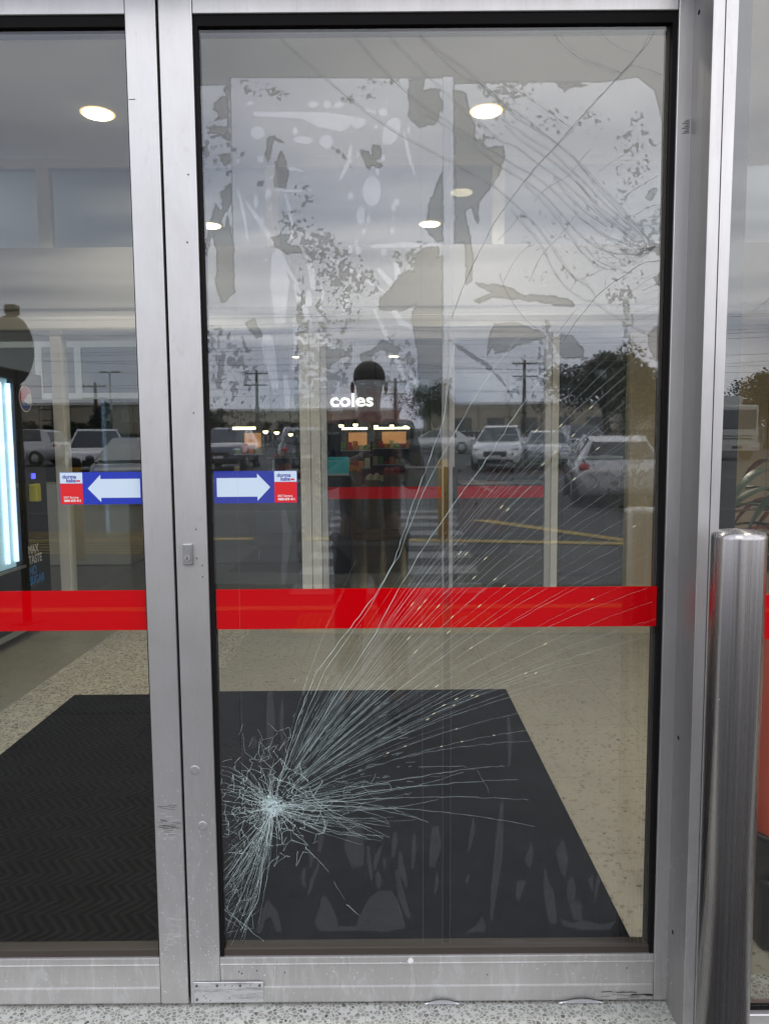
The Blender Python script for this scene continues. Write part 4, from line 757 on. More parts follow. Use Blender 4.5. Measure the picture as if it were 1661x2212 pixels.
q = MB(); q.box((vx, ym+.1, 1.03), (vx+.06, ym+.17, 1.16), .004); q.box((vx, ym+.17, 1.03), (vx+.03, ym+.22, 1.16)); q.build('card_reader', mat('yellow_plastic', (.6, .55, .04), .4), cp)
q = MB(); q.box((vx+.001, ya+.5, .2), (vx+.003, ya+.86, .38), .0); q.box((vx+.003, ya+.53, .225), (vx+.006, ya+.83, .355)); o_ = q.build('delivery_flap', [mat('green_print', (.08, .35, .05), .5)], vm)

# plant and orange ride-on bin behind the side window
m_leaf = mat('dark_leaf', (.022, .045, .02), .35); t = NT(m_leaf); t.set('Base Color', t.ramp(t.noise(t.obj(), 30, 3), [(.3, (.01, .02, .012)), (.7, (.04, .07, .03))]))
pc = (1.17, .30); pl = thing('potted_plant', 'strappy dark green potted plant behind the side window', 'plant', (pc[0], pc[1], 0))
q = MB(); q.lathe([(.11, .0), (.15, .32), (.16, .34), (.14, .34), (.13, .30)], (*pc, 0), 32); q.build('pot', m_black, pl)
q = MB(); q.tube([(*pc, .3), (pc[0]-.01, pc[1], .6), (*pc, 1.22)], [.022, .018, .014], 10); q.build('stem', mat('stem_brown', (.12, .08, .05), .8), pl)
q = MB(); random.seed(5)
for k in range(64):
    a = random.uniform(0, 2*math.pi); z0 = random.uniform(1.08, 1.28); L = random.uniform(.26, .48); rise = random.uniform(.02, .62); w = random.uniform(.012, .022); n = 10; prev = None
    dx, dy = math.cos(a), math.sin(a)*.62; sx_, sy_ = -math.sin(a), math.cos(a)
    if pc[0]+dx*L < .82: L = .34
    for i in range(n+1):
        t_ = i/n; h = z0+L*(rise*2*t_-(.35+rise*1.35)*t_*t_); c = Vector((pc[0]+dx*L*t_, max(-.08, pc[1]+dy*L*t_), h)); ww = w*math.sin(math.pi*min(1, t_*.86+.14))**.7
        vv = (q.bm.verts.new(c+Vector((sx_*ww, sy_*ww, .004))), q.bm.verts.new(c+Vector((0, 0, -.003))), q.bm.verts.new(c+Vector((-sx_*ww, -sy_*ww, .004))))
        if prev:
            for j in (0, 1): q.bm.faces.new((prev[j], vv[j], vv[j+1], prev[j+1])).smooth = True
        prev = vv
q.build('leaves', m_leaf, pl)
p0 = onY(1641, 1870, .25); ob = thing('orange_bin', 'orange moulded bin on a black base behind the bollard', 'bin', (p0.x+.3, .45, 0))
m_or = mat('orange_plastic', (.9, .12, .04), .35)
q = MB(); q.box((p0.x, .22, p0.z-.02), (p0.x+.62, .72, .93), .06, 5); [setattr(f, 'smooth', True) for f in q.bm.faces]; q.build('shell', m_or, ob)
q = MB(); q.box((p0.x-.012, .20, 0), (p0.x+.64, .74, p0.z-.02), .03, 3); q.build('plinth', m_black, ob)
q = MB(); q.box((p0.x+.02, .214, .60), (p0.x+.6, .221, .78), .004); q.build('grey_label', mat('grey_print', (.5, .52, .5), .5), ob)

# ------------------------------------------------------------------ SHOP BEYOND THE INNER DOORS
random.seed(11)
def cmat(name, c, e=0): return mat(name, c, .6, emit=c if e else None, es=e)
goods = [cmat('goods_%s' % n, c) for n, c in (('orange', (.6, .2, .04)), ('red', (.4, .04, .04)), ('green', (.1, .25, .06)), ('cream', (.5, .45, .3)), ('blue', (.05, .12, .3)))]
m_warm = mat('warm_glow_orange', (.8, .4, .2), .5, emit=(1, .42, .16), es=.4)  # emission stands in for warm light falling on the produce
m_tube = mat('case_light', (1, .9, .6), .5, emit=(1, .86, .5), es=7)
def imgx(px, D): return (px-CX)/FP*D
def case(px0, px1, D, ztop, label, lit=True):
    x0, x1, y = imgx(px0, D), imgx(px1, D), D-1.75; d = thing('display_case', label, 'display case', ((x0+x1)/2, y, 0), 'lit produce cases in the shop')
    q = MB(); q.box((x0, y, 0), (x1, y+.8, .5)); q.box((x0, y+.7, .5), (x1, y+.8, ztop)); q.box((x0, y, ztop-.12), (x1, y+.8, ztop)); q.build('cabinet', cmat('cabinet_grey', (.12, .12, .13)), d)
    for s_ in range(3):
        z = .55+s_*(ztop-.8)/3; q = MB(); q.box((x0, y+.1+.1*s_, z), (x1, y+.7, z+.02)); sh = q.build('shelf', m_edge, d); n = max(4, int((x1-x0)/.12))
        for mi, gm in enumerate(goods[:4]):
            q = MB(); c = 0
            for k in range(n):
                if (k*7+s_*3) % 4 == mi: a = x0+(x1-x0)*k/n; q2 = MB(); q2.box((a+.01, y+.15+.1*s_, z+.021), (a+(x1-x0)/n-.01, y+.5, z+.02+random.uniform(.08, .2)), .008); q2.build('goods_box', gm, sh)
            q.bm.free()
    if lit: q = MB(); q.box((x0+(x1-x0)*.25, y+.69, ztop-.52), (x1-(x1-x0)*.12, y+.699, ztop-.22)); q.build('warm_glow_panel', m_warm, d)  # glowing panel added in place of warmly lit goods
    if lit: q = MB(); q.box((x0+.05, y+.02, ztop-.17), (x1-.05, y+.07, ztop-.125)); q.build('case_tube', m_tube, d)
case(500, 560, 13, 1.9, 'produce case with a bright yellow tube, left of the inner doors')
case(565, 640, 15, 1.75, 'dark stocked case left of the white post', False)
case(735, 800, 16, 1.95, 'warmly lit produce case under the red shop sign')
case(805, 890, 18, 2.0, 'wide lit case right of the shop sign')
sg = thing('shop_sign', 'dim red fascia with glowing white lettering deep in the shop', 'sign', (imgx(790, 17), 15.2, 2.2))
q = MB(); q.box((imgx(700, 17), 15.2, 1.95), (imgx(895, 17), 15.35, 2.75)); q.build('fascia', cmat('red_fascia', (.16, .035, .035)), sg)
text('lettering', 'coles', .41, mat('lit_letter', (1, 1, 1), .5, emit=(1, .95, .92), es=1.6), (imgx(716, 17), 15.19, 2.33), FACE, sg, .01, .010, sx=1.17)
q = MB(); q.box((imgx(895, 17), 15.3, 0), (6, 15.4, 3.3)); q.box((-6, 15.3, 2.0), (imgx(700, 17), 15.4, 3.3)); tag(q.build('shop_bulkhead', cmat('dull_green_wall', (.12, .15, .14))), 'dull green bulkhead beside the red shop sign', 'bulkhead')
ts = thing('promotion_stand', 'teal promotion board on a dark counter past the inner doors', 'display stand', (imgx(722, 8.2), 6.45, 0))
q = MB(); q.box((imgx(660, 8.2), 6.45, 0), (imgx(757, 8.2), 6.9, 1.1), .02, 2); q.build('counter', m_blackm, ts)
q = MB(); q.box((imgx(670, 8.2), 6.40, 1.11), (imgx(755, 8.2), 6.44, 1.31), .004); q.build('board', cmat('teal_board', (.03, .30, .31), .25), ts)
q = MB(); q.box((imgx(670, 8.2), 6.396, 1.105), (imgx(755, 8.2), 6.398, 1.128)); q.box((imgx(672, 8.2), 6.396, 1.26), (imgx(735, 8.2), 6.398, 1.27)); q.build('board_stripe', m_stw, ts)
for px, D in ((593, 9.9), (1217, 9.9)):
    x, y = imgx(px, D), D-1.75; d = thing('security_gate', 'clear hoop shop security gate on a white disc, %s one' % ('left' if px < 800 else 'right'), 'security gate', (x, y, 0), 'shop security gates')
    q = MB(); q.lathe([(.22, 0), (.22, .012), (.20, .02)], (x, y, 0), 32); q.build('base', m_white, d)
    q = MB(); q.tube([(x, y-.1, .02), (x, y-.1, 1.1), (x, y-.05, 1.25), (x, y+.05, 1.25), (x, y+.1, 1.1), (x, y+.1, .02)], .012, 8); q.build('hoop', mat('hoop_grey', (.35, .36, .36), .3), d)
for px0, px1, D, h, c, lab in ((455, 640, 9, 1.0, (.16, .16, .15), 'low grey checkout counter left of the white post'), (880, 955, 10, 1.15, (.13, .15, .14), 'green grey checkout counter past the inner doors'), (1000, 1180, 9.5, .95, (.10, .10, .10), 'long dark checkout counter at the right'), (1215, 1340, 8, 1.3, (.05, .05, .055), 'dark cabinet behind the right inner pane')):
    x0, x1, y = imgx(px0, D), imgx(px1, D), D-1.75; d = thing('checkout_counter', lab, 'counter', ((x0+x1)/2, y, 0), 'counters in the shop'); m_ = cmat('counter_panel', c)
    q = MB(); q.box((x0, y, 0), (x1, y+.7, h-.03), .01); q.build('carcass', m_, d); q = MB(); q.box((x0-.02, y-.02, h-.03), (x1+.02, y+.72, h), .005); q.build('worktop', m_edge, d)
    q = MB(); q.box(((x0+x1)/2-.2, y+.2, h+.001), ((x0+x1)/2+.15, y+.25, h+.28), .01); q.build('till_screen', m_black, d)
m_bulb = mat('pendant_glass', (1, .9, .7), .4, emit=(1, .8, .45), es=6)
for i, (px, py, D) in enumerate(((690, 905, 12), (737, 919, 12.5), (768, 917, 13), (812, 920, 15), (846, 919, 15.5), (876, 921, 16), (574, 932, 12), (598, 934, 12.5), (628, 938, 14))):
    p = onY(px, py, D-1.75); d = thing('pendant_lamp', 'small warm pendant lamp in the shop, %s' % ['at the inner door edge', 'above the orange produce', 'right of the one above the orange produce', 'under the sign letters', 'under the end of the sign', 'furthest right under the red fascia', 'beside the yellow tube', 'over the left produce bins', 'close to the white post'][i], 'pendant lamp', (p.x, p.y, p.z), 'pendant lamps in the shop')
    q = MB(); q.tube([(p.x, p.y, p.z+.05), (p.x, p.y, 3.3 if p.y > 12.5 else 3.77)], .006, 6); q.build('cord', m_black, d); q = MB(); q.ball(p, (.045, .045, .04), 8); q.build('bulb', m_bulb, d); q = MB(); q.lathe([(.07, p.z+.01), (.03, p.z+.09)], (p.x, p.y, 0), 16); q.build('shade', m_blackm, d)
for i, (px0, px1, D, h, gc) in enumerate(((520, 556, 11, 1.05, 0), (562, 588, 11.5, 1.0, 3), (600, 640, 10.5, .95, 2), (742, 782, 12, 1.1, 0), (790, 822, 11, 1.0, 3), (830, 868, 12.5, 1.05, 1), (900, 940, 12, 1.1, 2))):
    x0, x1, y = imgx(px0, D), imgx(px1, D), D-1.75; d = thing('produce_bin', 'produce bin heaped with %s goods, %s' % (['orange', 'red', 'green', 'cream'][gc], ['below the yellow tube', 'just right of the yellow tube', 'next to the white post', 'below the sign lettering', 'middle of the shop floor', 'right under the red fascia', 'nearest the tape strip'][i]), 'produce bin', ((x0+x1)/2, y, 0), 'produce bins in the shop')
    q = MB(); q.box((x0, y, 0), (x1, y+.5, h-.12), .01); q.box((x0-.01, y-.01, h-.2), (x1+.01, y, h-.08)); q.build('bin', cmat('bin_wood', (.16, .11, .06)), d)
    q = MB()
    for _ in range(26): q.ball((random.uniform(x0+.04, x1-.04), random.uniform(y+.04, y+.4), h-.12+random.uniform(0, .1)), .045, 5)
    q.build('heaped_goods', goods[gc], d)
p = onY(905, 1000, 9.0)
# left background seen past the vending machine: cupboard and grey wall bits
q = MB(); q.box((-4.6, 7.2, 0), (-3.1, 7.7, 1.0), .01); tag(q.build('service_desk', cmat('beige_desk', (.34, .30, .24))), 'low beige service desk behind the left partition glass', 'desk')
wd = thing('back_office_window', 'pale framed office window behind the left partition glass', 'window', (-4.3, 8.2, 1)); q = MB()
for x in (-5.4, -4.62, -4.1, -3.2): q.box((x, 8.2, 2.16), (x+.09, 8.28, 2.76))
q.box((-5.4, 8.19, 2.08), (-3.11, 8.29, 2.16)); q.box((-5.4, 8.19, 2.76), (-3.11, 8.29, 2.84)); q.build('frame', m_fr, wd)
q = MB(); q.box((-5.4, 8.23, 2.16), (-3.11, 8.25, 2.76)); q.build('pane', cmat('frosted_pane', (.26, .27, .27)), wd)

# ------------------------------------------------------------------ OUTSIDE, MIRRORED IN THE GLASS
m_tyre = mat('tyre', (.02, .02, .02), .8); m_rim = mat('alloy_rim', (.4, .4, .42), .35, .8); m_wind = mat('car_window', (.03, .035, .04), .06, coat=1); m_head = mat('headlight_lens', (.6, .62, .65), .1, .3); m_tail = mat('tail_light', (.4, .02, .02), .2); m_pltc = mat('plate', (.6, .6, .58), .5)
def car(px, D, yaw, paint, label, kind='suv', group='cars parked in the car park'):
    x, y = refl(px, D); z = terr(y)-.10
    c = thing('parked_car', label, 'car', (0, 0, 0), group); P = mat('car_paint', paint, .25, .25, coat=1)
    if kind == 'suv': L, Wd, st = 4.55, .92, [(0, .45, .62, .70), (.10, .30, .84, .84), (.45, .24, .97, .90), (1.25, .22, 1.08, .92), (2.2, .22, 1.08, .92), (3.3, .22, 1.10, .92), (4.2, .26, 1.12, .90), (4.48, .35, 1.02, .84), (4.55, .45, .80, .76)]; gh = [(1.22, 1.06, .84, .86), (2.05, 1.60, .62, .66), (2.6, 1.67, .62, .66), (3.6, 1.63, .60, .66), (4.05, 1.52, .58, .64), (4.35, 1.08, .78, .82)]
    elif kind == 'hatch': L, Wd, st = 4.2, .88, [(0, .40, .52, .66), (.12, .26, .70, .80), (.5, .2, .82, .86), (1.15, .18, .93, .88), (2.2, .18, .94, .88), (3.2, .18, .96, .88), (3.9, .22, .98, .86), (4.15, .3, .9, .8), (4.2, .4, .7, .74)]; gh = [(1.05, .92, .80, .82), (1.95, 1.40, .58, .62), (2.4, 1.47, .58, .62), (3.3, 1.42, .57, .62), (3.75, 1.30, .56, .62), (4.05, .94, .74, .78)]
    else: L, Wd, st = 4.7, .9, [(0, .40, .55, .66), (.12, .26, .72, .82), (.5, .2, .84, .88), (1.3, .18, .95, .9), (2.4, .18, .96, .9), (3.4, .18, .97, .9), (4.3, .24, .98, .88), (4.65, .32, .92, .8), (4.7, .4, .7, .74)]; gh = [(1.2, .94, .82, .84), (2.0, 1.38, .6, .64), (2.5, 1.45, .6, .64), (3.2, 1.42, .59, .64), (3.6, 1.34, .58, .63), (4.1, .96, .76, .80)]
    q = MB(); rings = []
    for (a, z0, z1, w) in st: rings.append([q.bm.verts.new(v) for v in ((a, -w*.9, z0), (a, -w, (z0+z1)/2), (a, -w*.94, z1-.04), (a, -w*.8, z1), (a, w*.8, z1), (a, w*.94, z1-.04), (a, w, (z0+z1)/2), (a, w*.9, z0))])
    for r1, r2 in zip(rings, rings[1:]):
        for k in range(8): q.bm.faces.new((r1[k], r1[(k+1) % 8], r2[(k+1) % 8], r2[k])).smooth = True
    q.bm.faces.new(rings[0]); q.bm.faces.new(rings[-1][::-1]); gr = []
    for i, (a, zt_, wt, wb) in enumerate(gh):
        zb_ = gh[0][1]-.02 if i < 3 else gh[-1][1]-.02; gr.append([q.bm.verts.new(v) for v in ((a, -(.84 if 0 < i < 5 else wb), zb_), (a, -wt, zt_), (a, wt, zt_), (a, (.84 if 0 < i < 5 else wb), zb_))])
    for r1, r2 in zip(gr, gr[1:]):
        for k in range(3): q.bm.faces.new((r1[k], r1[k+1], r2[k+1], r2[k])).smooth = False
    q.bm.faces.new(gr[0]); q.bm.faces.new(gr[-1][::-1]); body = q.build('body', P, c)
    g0, g1, g2, g3, g4, g5 = gh
    def lerp(a, b, t): return tuple(a[i]+(b[i]-a[i])*t for i in range(3))
    def quad(A_, B_, C2, D2, off, name, m_=m_wind, par=None, ins=.08):
        cen = tuple((A_[i]+B_[i]+C2[i]+D2[i])/4 for i in range(3)); pts = [lerp(p_, cen, ins) for p_ in (A_, B_, C2, D2)]; q = MB(); q.poly([Vector(p_)+Vector(off) for p_ in pts]); q.poly([Vector(p_)+Vector(off)*.2 for p_ in reversed(pts)]); return q.build(name, m_, par or c)
    quad((g0[0], -g0[2], g0[1]), (g1[0], -g1[2], g1[1]), (g1[0], g1[2], g1[1]), (g0[0], g0[2], g0[1]), (-.012, 0, .012), 'windscreen')
    quad((g4[0], -g4[2], g4[1]), (g5[0], -g5[2], g5[1]), (g5[0], g5[2], g5[1]), (g4[0], g4[2], g4[1]), (.012, 0, .012), 'rear_window')
    for s_ in (-1, 1):
        zb_ = g0[1]+.0
        quad((g0[0]+.15, s_*.835, zb_), (g1[0], s_*g1[2], g1[1]), (g2[0]+.05, s_*g2[2], g2[1]), (g2[0]+.05, s_*.84, zb_), (0, s_*.012, .004), 'side_window'); quad((g2[0]+.1, s_*.84, zb_), (g2[0]+.1, s_*g2[2], g2[1]), (g3[0]+.2, s_*g3[2], g3[1]-.02), (g3[0]+.4, s_*.83, zb_+.02), (0, s_*.012, .004), 'side_window')
        q = MB(); q.ball((g0[0]+.25, s_*(Wd+.06), g0[1]+.08), (.07, .10, .07), 6); q.build('mirror', P, c)
        q = MB(); q.ball((.14, s_*.66, st[1][2]-.06), (.10, .17, .06), 7); q.build('headlight', m_head, c)
        q = MB(); q.ball((L-.07, s_*.70, .9 if kind == 'suv' else .8), (.08, .12, .09), 7); q.build('tail_light', m_tail, c)
        for xa in (.85, L-.9):
            q = MB(); q.lathe([(.20, -.11), (.31, -.11), (.34, -.08), (.34, .08), (.31, .11), (.2, .11)], (xa, s_*(Wd-.1), .34), 24, axis='Y'); wv = q.build('wheel', m_tyre, c)
            q = MB(); q.lathe([(.19, s_*.112), (.17, s_*.118), (.04, s_*.125)] if s_ > 0 else [(.04, -.125), (.17, -.118), (.19, -.112)], (xa, s_*(Wd-.1), .34), 24, axis='Y'); q.build('rim', m_rim, wv)
    q = MB(); q.box((-.012, -.42, st[1][1]+.20), (.06, .42, st[1][2]-.14), .03, 2); q.build('grille', m_black, c); q = MB(); q.box((-.01, -.62, .30), (.07, .62, .42), .02, 2); q.build('air_dam', m_black, c)
    q = MB(); q.box((-.02, -.19, .46), (-.01, .19, .56)); q.build('number_plate', m_pltc, c); q = MB(); q.box((L+.002, -.19, .62), (L+.012, .19, .73)); q.build('number_plate', m_pltc, c)
    # turn the finished car and set it down; origin goes to its centre on the ground
    T = Matrix.Rotation(yaw, 4, 'Z') @ Matrix.Translation((-L/2, 0, 0))
    for o_ in c.children_recursive: o_.data.transform(T)
    c.location = (x, y, z+.0); return c
F = R(90)    # nose towards the shop: local -X must point to +Y
car(1082, 28.5, -F+R(14), (.72, .73, .74), 'white SUV facing the shop in the middle of the broken pane')
car(215, 24, -F-R(20), (.76, .76, .77), 'white SUV with a dark grille mirrored above the left arrow sticker')
car(300, 17.5, -F-R(12), (.10, .105, .11), 'dark grey hatchback parked in front of the white SUV', 'hatch')
car(45, 34, R(8), (.75, .75, .77), 'white hatchback seen side on at the far left', 'suv')
car(1315, 16.5, F+R(10), (.48, .48, .48), 'white hatchback showing its rear window near the right edge', 'hatch')
car(1180, 30, -F+R(10), (.35, .37, .40), 'silver sedan behind the white hatchback', 'sedan')
car(1255, 34, -F, (.45, .46, .48), 'pale grey SUV under the big tree')
car(655, 26, F-R(10), (.04, .045, .055), 'black SUV mirrored behind the white post')
car(500, 30, -F, (.05, .06, .09), 'navy SUV near the left edge of the broken pane')
car(945, 45, R(5), (.6, .6, .6), 'light grey sedan far off beside the tape strip', 'sedan')
# truck
x, y = refl(1583, 34); z = terr(y)-.10; tk = thing('box_truck', 'white cab truck mirrored in the side window', 'truck', (x, y-1, z)); m_tw = mat('truck_white', (.48, .50, .46), .35, coat=.6)
q = MB(); q.box((x-1.0, y-1.7, z+.45), (x+1.0, y, z+2.5), .12, 3); q.build('cab', m_tw, tk)
q = MB(); q.box((x-.86, y-.02, z+1.42), (x+.86, y+.012, z+2.28), .05, 2); q.build('windscreen', m_wind, tk)
q = MB(); q.box((x-1.02, y-.1, z+.42), (x+1.02, y+.10, z+.78), .03, 2); q.build('bumper', m_tw, tk)
q = MB(); q.box((x-.7, y, z+.95), (x+.7, y+.02, z+1.0)); q.box((x-.7, y, z+1.08), (x+.7, y+.02, z+1.12)); q.box((x-.25, y+.101, z+.52), (x+.2, y+.108, z+.64)); q.build('grille', m_black, tk)
q = MB(); q.box((x-1.1, y-6.5, z+.8), (x+1.1, y-1.8, z+3.0), .02); q.build('box_body', mat('truck_box', (.5, .5, .48), .6), tk)
for s_ in (-1, 1):
    q = MB(); q.ball((x+s_*.8, y+.10, z+.6), (.16, .04, .09), 6); q.build('headlight', m_head, tk); q = MB(); q.box((x+s_*1.12-.06, y-.15, z+1.5), (x+s_*1.12+.06, y-.08, z+2.0), .02); q.build('mirror', m_black, tk)
    for yy in (-.9, -5): q = MB(); q.lathe([(.2, -.13), (.42, -.13), (.42, .13), (.2, .13)], (x+s_*.88, y+yy, z+.42), 20, axis='X'); q.build('wheel', m_tyre, tk)

# yellow bollards by the kerb
def ybollard(px, D, label):
    x, y = refl(px, D); z = terr(y)-.1 if y < -4.6 else 0; d = thing('yellow_bollard', label, 'bollard', (x, y, z), 'yellow kerb bollards')
    q = MB(); q.lathe([(.075, z), (.075, z+1.25), (.06, z+1.3), (.005, z+1.31)], (x, y, 0), 24); q.build('post', mat('bollard_yellow', (.55, .31, .02), .5), d)
    q = MB(); q.lathe([(.077, z+1.2), (.077, z+1.255), (.062, z+1.305), (.004, z+1.315)], (x, y, 0), 24); q.build('cap', m_blackm, d)
ybollard(163, 9.5, 'yellow bollard in front of the white SUV above the left sticker'); ybollard(958, 11, 'yellow bollard mirrored beside the tape strip')
# round traffic sign seen from behind
x, y = refl(42, 6.0); z = 0
d = thing('road_sign', 'round road sign on a dark pole mirrored at the far left', 'road sign', (x, y, 0)); zc = EYE.z+(963-757)/FP*6.0
m_sb = mat('sign_back', (.035, .033, .03), .7)
q = MB(); q.tube([(x, y, 0), (x, y, zc+.36)], .035, 12); q.build('pole', m_sb, d); q = MB(); q.lathe([(.285, 0), (.285, .004)], (0, .04, 0), 40, axis='Y'); bmesh.ops.transform(q.bm, matrix=Matrix.Translation((x, y, zc)) @ Matrix.Rotation(R(26), 4, 'Z'), verts=q.bm.verts); q.build('sign_plate', m_sb, d)
q = MB(); q.box((x-.045, y-.045, zc+.29), (x+.045, y+.045, zc+.37), .01); q.build('pole_cap', m_sb, d)
q = MB(); q.lathe([(.12, 0), (.12, .01)], (x, y, 0), 20); q.build('base_plate', m_sb, d)

# warehouse, fence, poles, wires
D = 95; y = -(D-1.75); z = terr(y)-.1
wh = thing('warehouse', 'long beige warehouse across the car park', 'building', (0, y, z)); m_wh = mat('beige_cladding', (.36, .31, .235), .8); t = NT(m_wh); sp = t.node('SeparateXYZ'); t.l.new(t.obj(), sp.inputs[0]); t.set('Base Color', t.mix(t.math('LESS_THAN', t.math('FRACT', t.math('MULTIPLY', sp.outputs['X'], .25)), .04), (.40, .35, .27), (.2, .17, .13)))
zt = EYE.z+(963-872)/FP*D
q = MB(); q.box((-62, y-20, z), (-28, y, zt)); q.box((-22, y-18, z), (2, y, zt-.9)); q.box((6, y-18, z), (48, y, zt-.3)); q.build('wall', m_wh, wh)
q = MB(); q.box((-62.3, y-20, zt), (-27.7, y+.3, zt+.35)); q.box((5.7, y-18, zt-.3), (48.3, y+.3, zt)); q.box((-22.3, y-18, zt-.9), (2.3, y+.3, zt-.6)); q.build('roof', m_white, wh)
for k in range(9): xx = 9+k*4.2; q = MB(); q.box((xx, y-.02, z), (xx+2.2, y+.05, z+2.6)); q.build('roller_door', mat('roller_grey', (.12, .12, .12), .7), wh)
D = 62; y = -(D-1.75); z = terr(y)-.1; fn = thing('boundary_fence', 'dark paling fence along the back of the car park', 'fence', (0, y, z)); q = MB()
for k in range(240): q.box((-48+k*.4, y, z), (-48+k*.4+.25, y+.05, z+1.25))
q.build('palings', mat('fence_dark', (.05, .05, .05), .8), fn); q = MB(); q.box((-48, y-.06, z+.3), (48, y-.01, z+.4)); q.box((-48, y-.06, z+1.0), (48, y-.01, z+1.1)); q.build('rail', m_blackm, fn)
m_pole = mat('weathered_timber', (.08, .065, .05), .85); poles = []
for px, D, py in ((215, 70, 824), (122, 75, 873), (1131, 66, 783), (856, 70, 820), (560, 72, 800), (-200, 70, 810), (1900, 68, 800)):
    x, y = refl(px, D); z = terr(y)-.1; zt = EYE.z+(963-py)/FP*D; d = thing('power_pole', {215: 'timber power pole with two crossarms above the white SUV', 122: 'short timber pole near the far left', 1131: 'tall timber pole left of the big tree', 856: 'timber pole mirrored beside the head', 560: 'timber pole mirrored above the sticker', -200: 'timber pole beyond the left door', 1900: 'timber pole beyond the side window'}[px], 'power pole', (x, y, z), 'timber power poles')
    q = MB(); q.tube([(x, y, z), (x, y, zt)], [.2, .13], 10); q.build('pole', m_pole, d)
    for dz in (.3, 1.4): q = MB(); q.box((x-1.1, y+.14, zt-dz-.12), (x+1.1, y+.27, zt-dz)); ca = q.build('crossarm', m_pole, d)
    q = MB()
    for s_ in (-1, -.5, .5, 1): q.lathe([(.05, zt-.3), (.07, zt-.2), (.04, zt-.08)], (x+s_, y+.2, 0), 8)
    q.build('insulator', m_trim, d); poles.append((x, y, zt))
x, y = refl(247, 55); z = terr(y)-.1; zt = EYE.z+(963-802)/FP*55; d = thing('street_lamp', 'tall double headed car park light pole', 'street lamp', (x, y, z)); q = MB(); q.tube([(x, y, z), (x, y, zt)], [.1, .06], 10); q.build('pole', m_rim, d)
for s_ in (-1, 1): q = MB(); q.box((x+s_*.1, y-.1, zt-.06), (x+s_*.75, y+.1, zt+.05), .03); q.build('lamp_head', m_blackm, d)
m_wire = mat('black_cable', (.03, .03, .03), .6); wg = 'overhead cables across the car park'
for i, (py, D, sag, tilt) in enumerate(((690, 60, .25, 0), (701, 60, .3, .1), (722, 64, .35, 0), (745, 62, .3, .25), (752, 62, .4, .2), (775, 66, .4, 0), (793, 66, .5, -.3), (800, 70, .4, 0), (812, 70, .5, .3), (842, 72, .4, -.2), (850, 74, .4, .1))):
    y = -(D-1.75); zt = EYE.z+(963-py)/FP*D; q = MB(); q.tube([(xx, y, zt+tilt*xx/12+sag*(((xx % 40)/20-1)**2)-sag*.5) for xx in range(-80, 81, 5)], .014, 5)
    tag(q.build('overhead_cable', m_wire), ['highest overhead cable', 'second overhead cable from the top', 'third overhead cable from the top', 'fourth overhead cable, above the big tree', 'fifth overhead cable, above the big tree', 'overhead cable level with the pole top', 'drooping overhead cable above the tree crown', 'overhead cable through the tree crown', 'cable beside the lamp heads', 'low cable above the warehouse roof', 'lowest cable along the warehouse roof'][i]+' across the car park', 'cable', wg)
for i, (px, D0) in enumerate(((1500, 14), (1560, 20))):   # service cables running towards the shop roof
    q = MB(); q.tube([(30+i*3, -60, 12+i), (17+i*2, -25, 9+i*.6), (8.5+i, -2, 6.6+i*.5)], .016, 5); tag(q.build('overhead_cable', m_wire), ['slanting cable running from a far pole to the shop roof', 'second slanting cable running to the shop roof'][i], 'cable', wg)

# trees
m_bark = mat('bark', (.09, .07, .05), .9); m_fol = mat('gum_foliage', (.05, .065, .035), .7); t = NT(m_fol); t.set('Base Color', t.ramp(t.noise(t.obj(), 1.2, 4, .6), [(.3, (.025, .035, .02)), (.7, (.075, .09, .05))]))
def tree(px, D, ztop, rad, label, n=5200, hang=.4, name='gum_tree', seed=1, th=.35):
    rnd = random.Random(seed); x, y = refl(px, D); z = terr(y)-.1; d = thing(name, label, 'tree', (x, y, z)); H = ztop-z
    q = MB(); q.tube([(x, y, z), (x+.15, y, z+H*th*.6), (x-.1, y, z+H*.5)], [.28, .22, .15], 10); tips = []
    for k in range(9):
        a = k*2.4; r_ = rad*rnd.uniform(.4, .8); e = (x+r_*math.cos(a), y+r_*math.sin(a), z+H*rnd.uniform(.5, .88)); q.tube([(x, y, z+H*rnd.uniform(th, .5)), ((x+e[0])/2, (y+e[1])/2, (z+H*.45+e[2])/2+.2), e], [.11, .07, .03], 7); tips.append(e)
    q.build('trunk', m_bark, d); q = MB(); cl = [(e, rad*rnd.uniform(.28, .48)) for e in tips]+[((x+rnd.gauss(0, rad*.42), y+rnd.gauss(0, rad*.42), z+H*rnd.uniform(.45, .93)), rad*rnd.uniform(.18, .36)) for _ in range(16)]
    for _ in range(n):
        c, r_ = rnd.choice(cl); v = Vector((rnd.gauss(0, 1), rnd.gauss(0, 1), rnd.gauss(0, 1))).normalized()*r_*rnd.random()**.4; p_ = Vector(c)+Vector((v.x, v.y, v.z*.75-hang*rnd.random()**2*r_)); s_ = rnd.uniform(.07, .16); a = Vector((rnd.gauss(0, 1), rnd.gauss(0, 1), rnd.gauss(0, .6))).normalized()*s_; b = a.cross(Vector((rnd.gauss(0, 1), rnd.gauss(0, 1), 1))).normalized()*s_*.6
        q.poly([p_-a, p_+b, p_+a, p_-b])
    q.build('crown', m_fol, d, recalc=False)
tree(1305, 44, EYE.z+(963-762)/FP*44, 3.0, 'big dark gum tree mirrored at the right of the broken pane', 15000, .9, seed=3)
tree(1420, 50, EYE.z+(963-790)/FP*50, 2.6, 'paler gum tree at the right edge of the broken pane', 7000, .8, seed=8)
tree(1650, 48, EYE.z+(963-812)/FP*48, 3.2, 'spreading tree mirrored in the side window', 9000, .3, seed=5)
tree(1760, 52, EYE.z+(963-800)/FP*52, 3.2, 'spreading tree beyond the right of the side window', 6000, .3, seed=6)
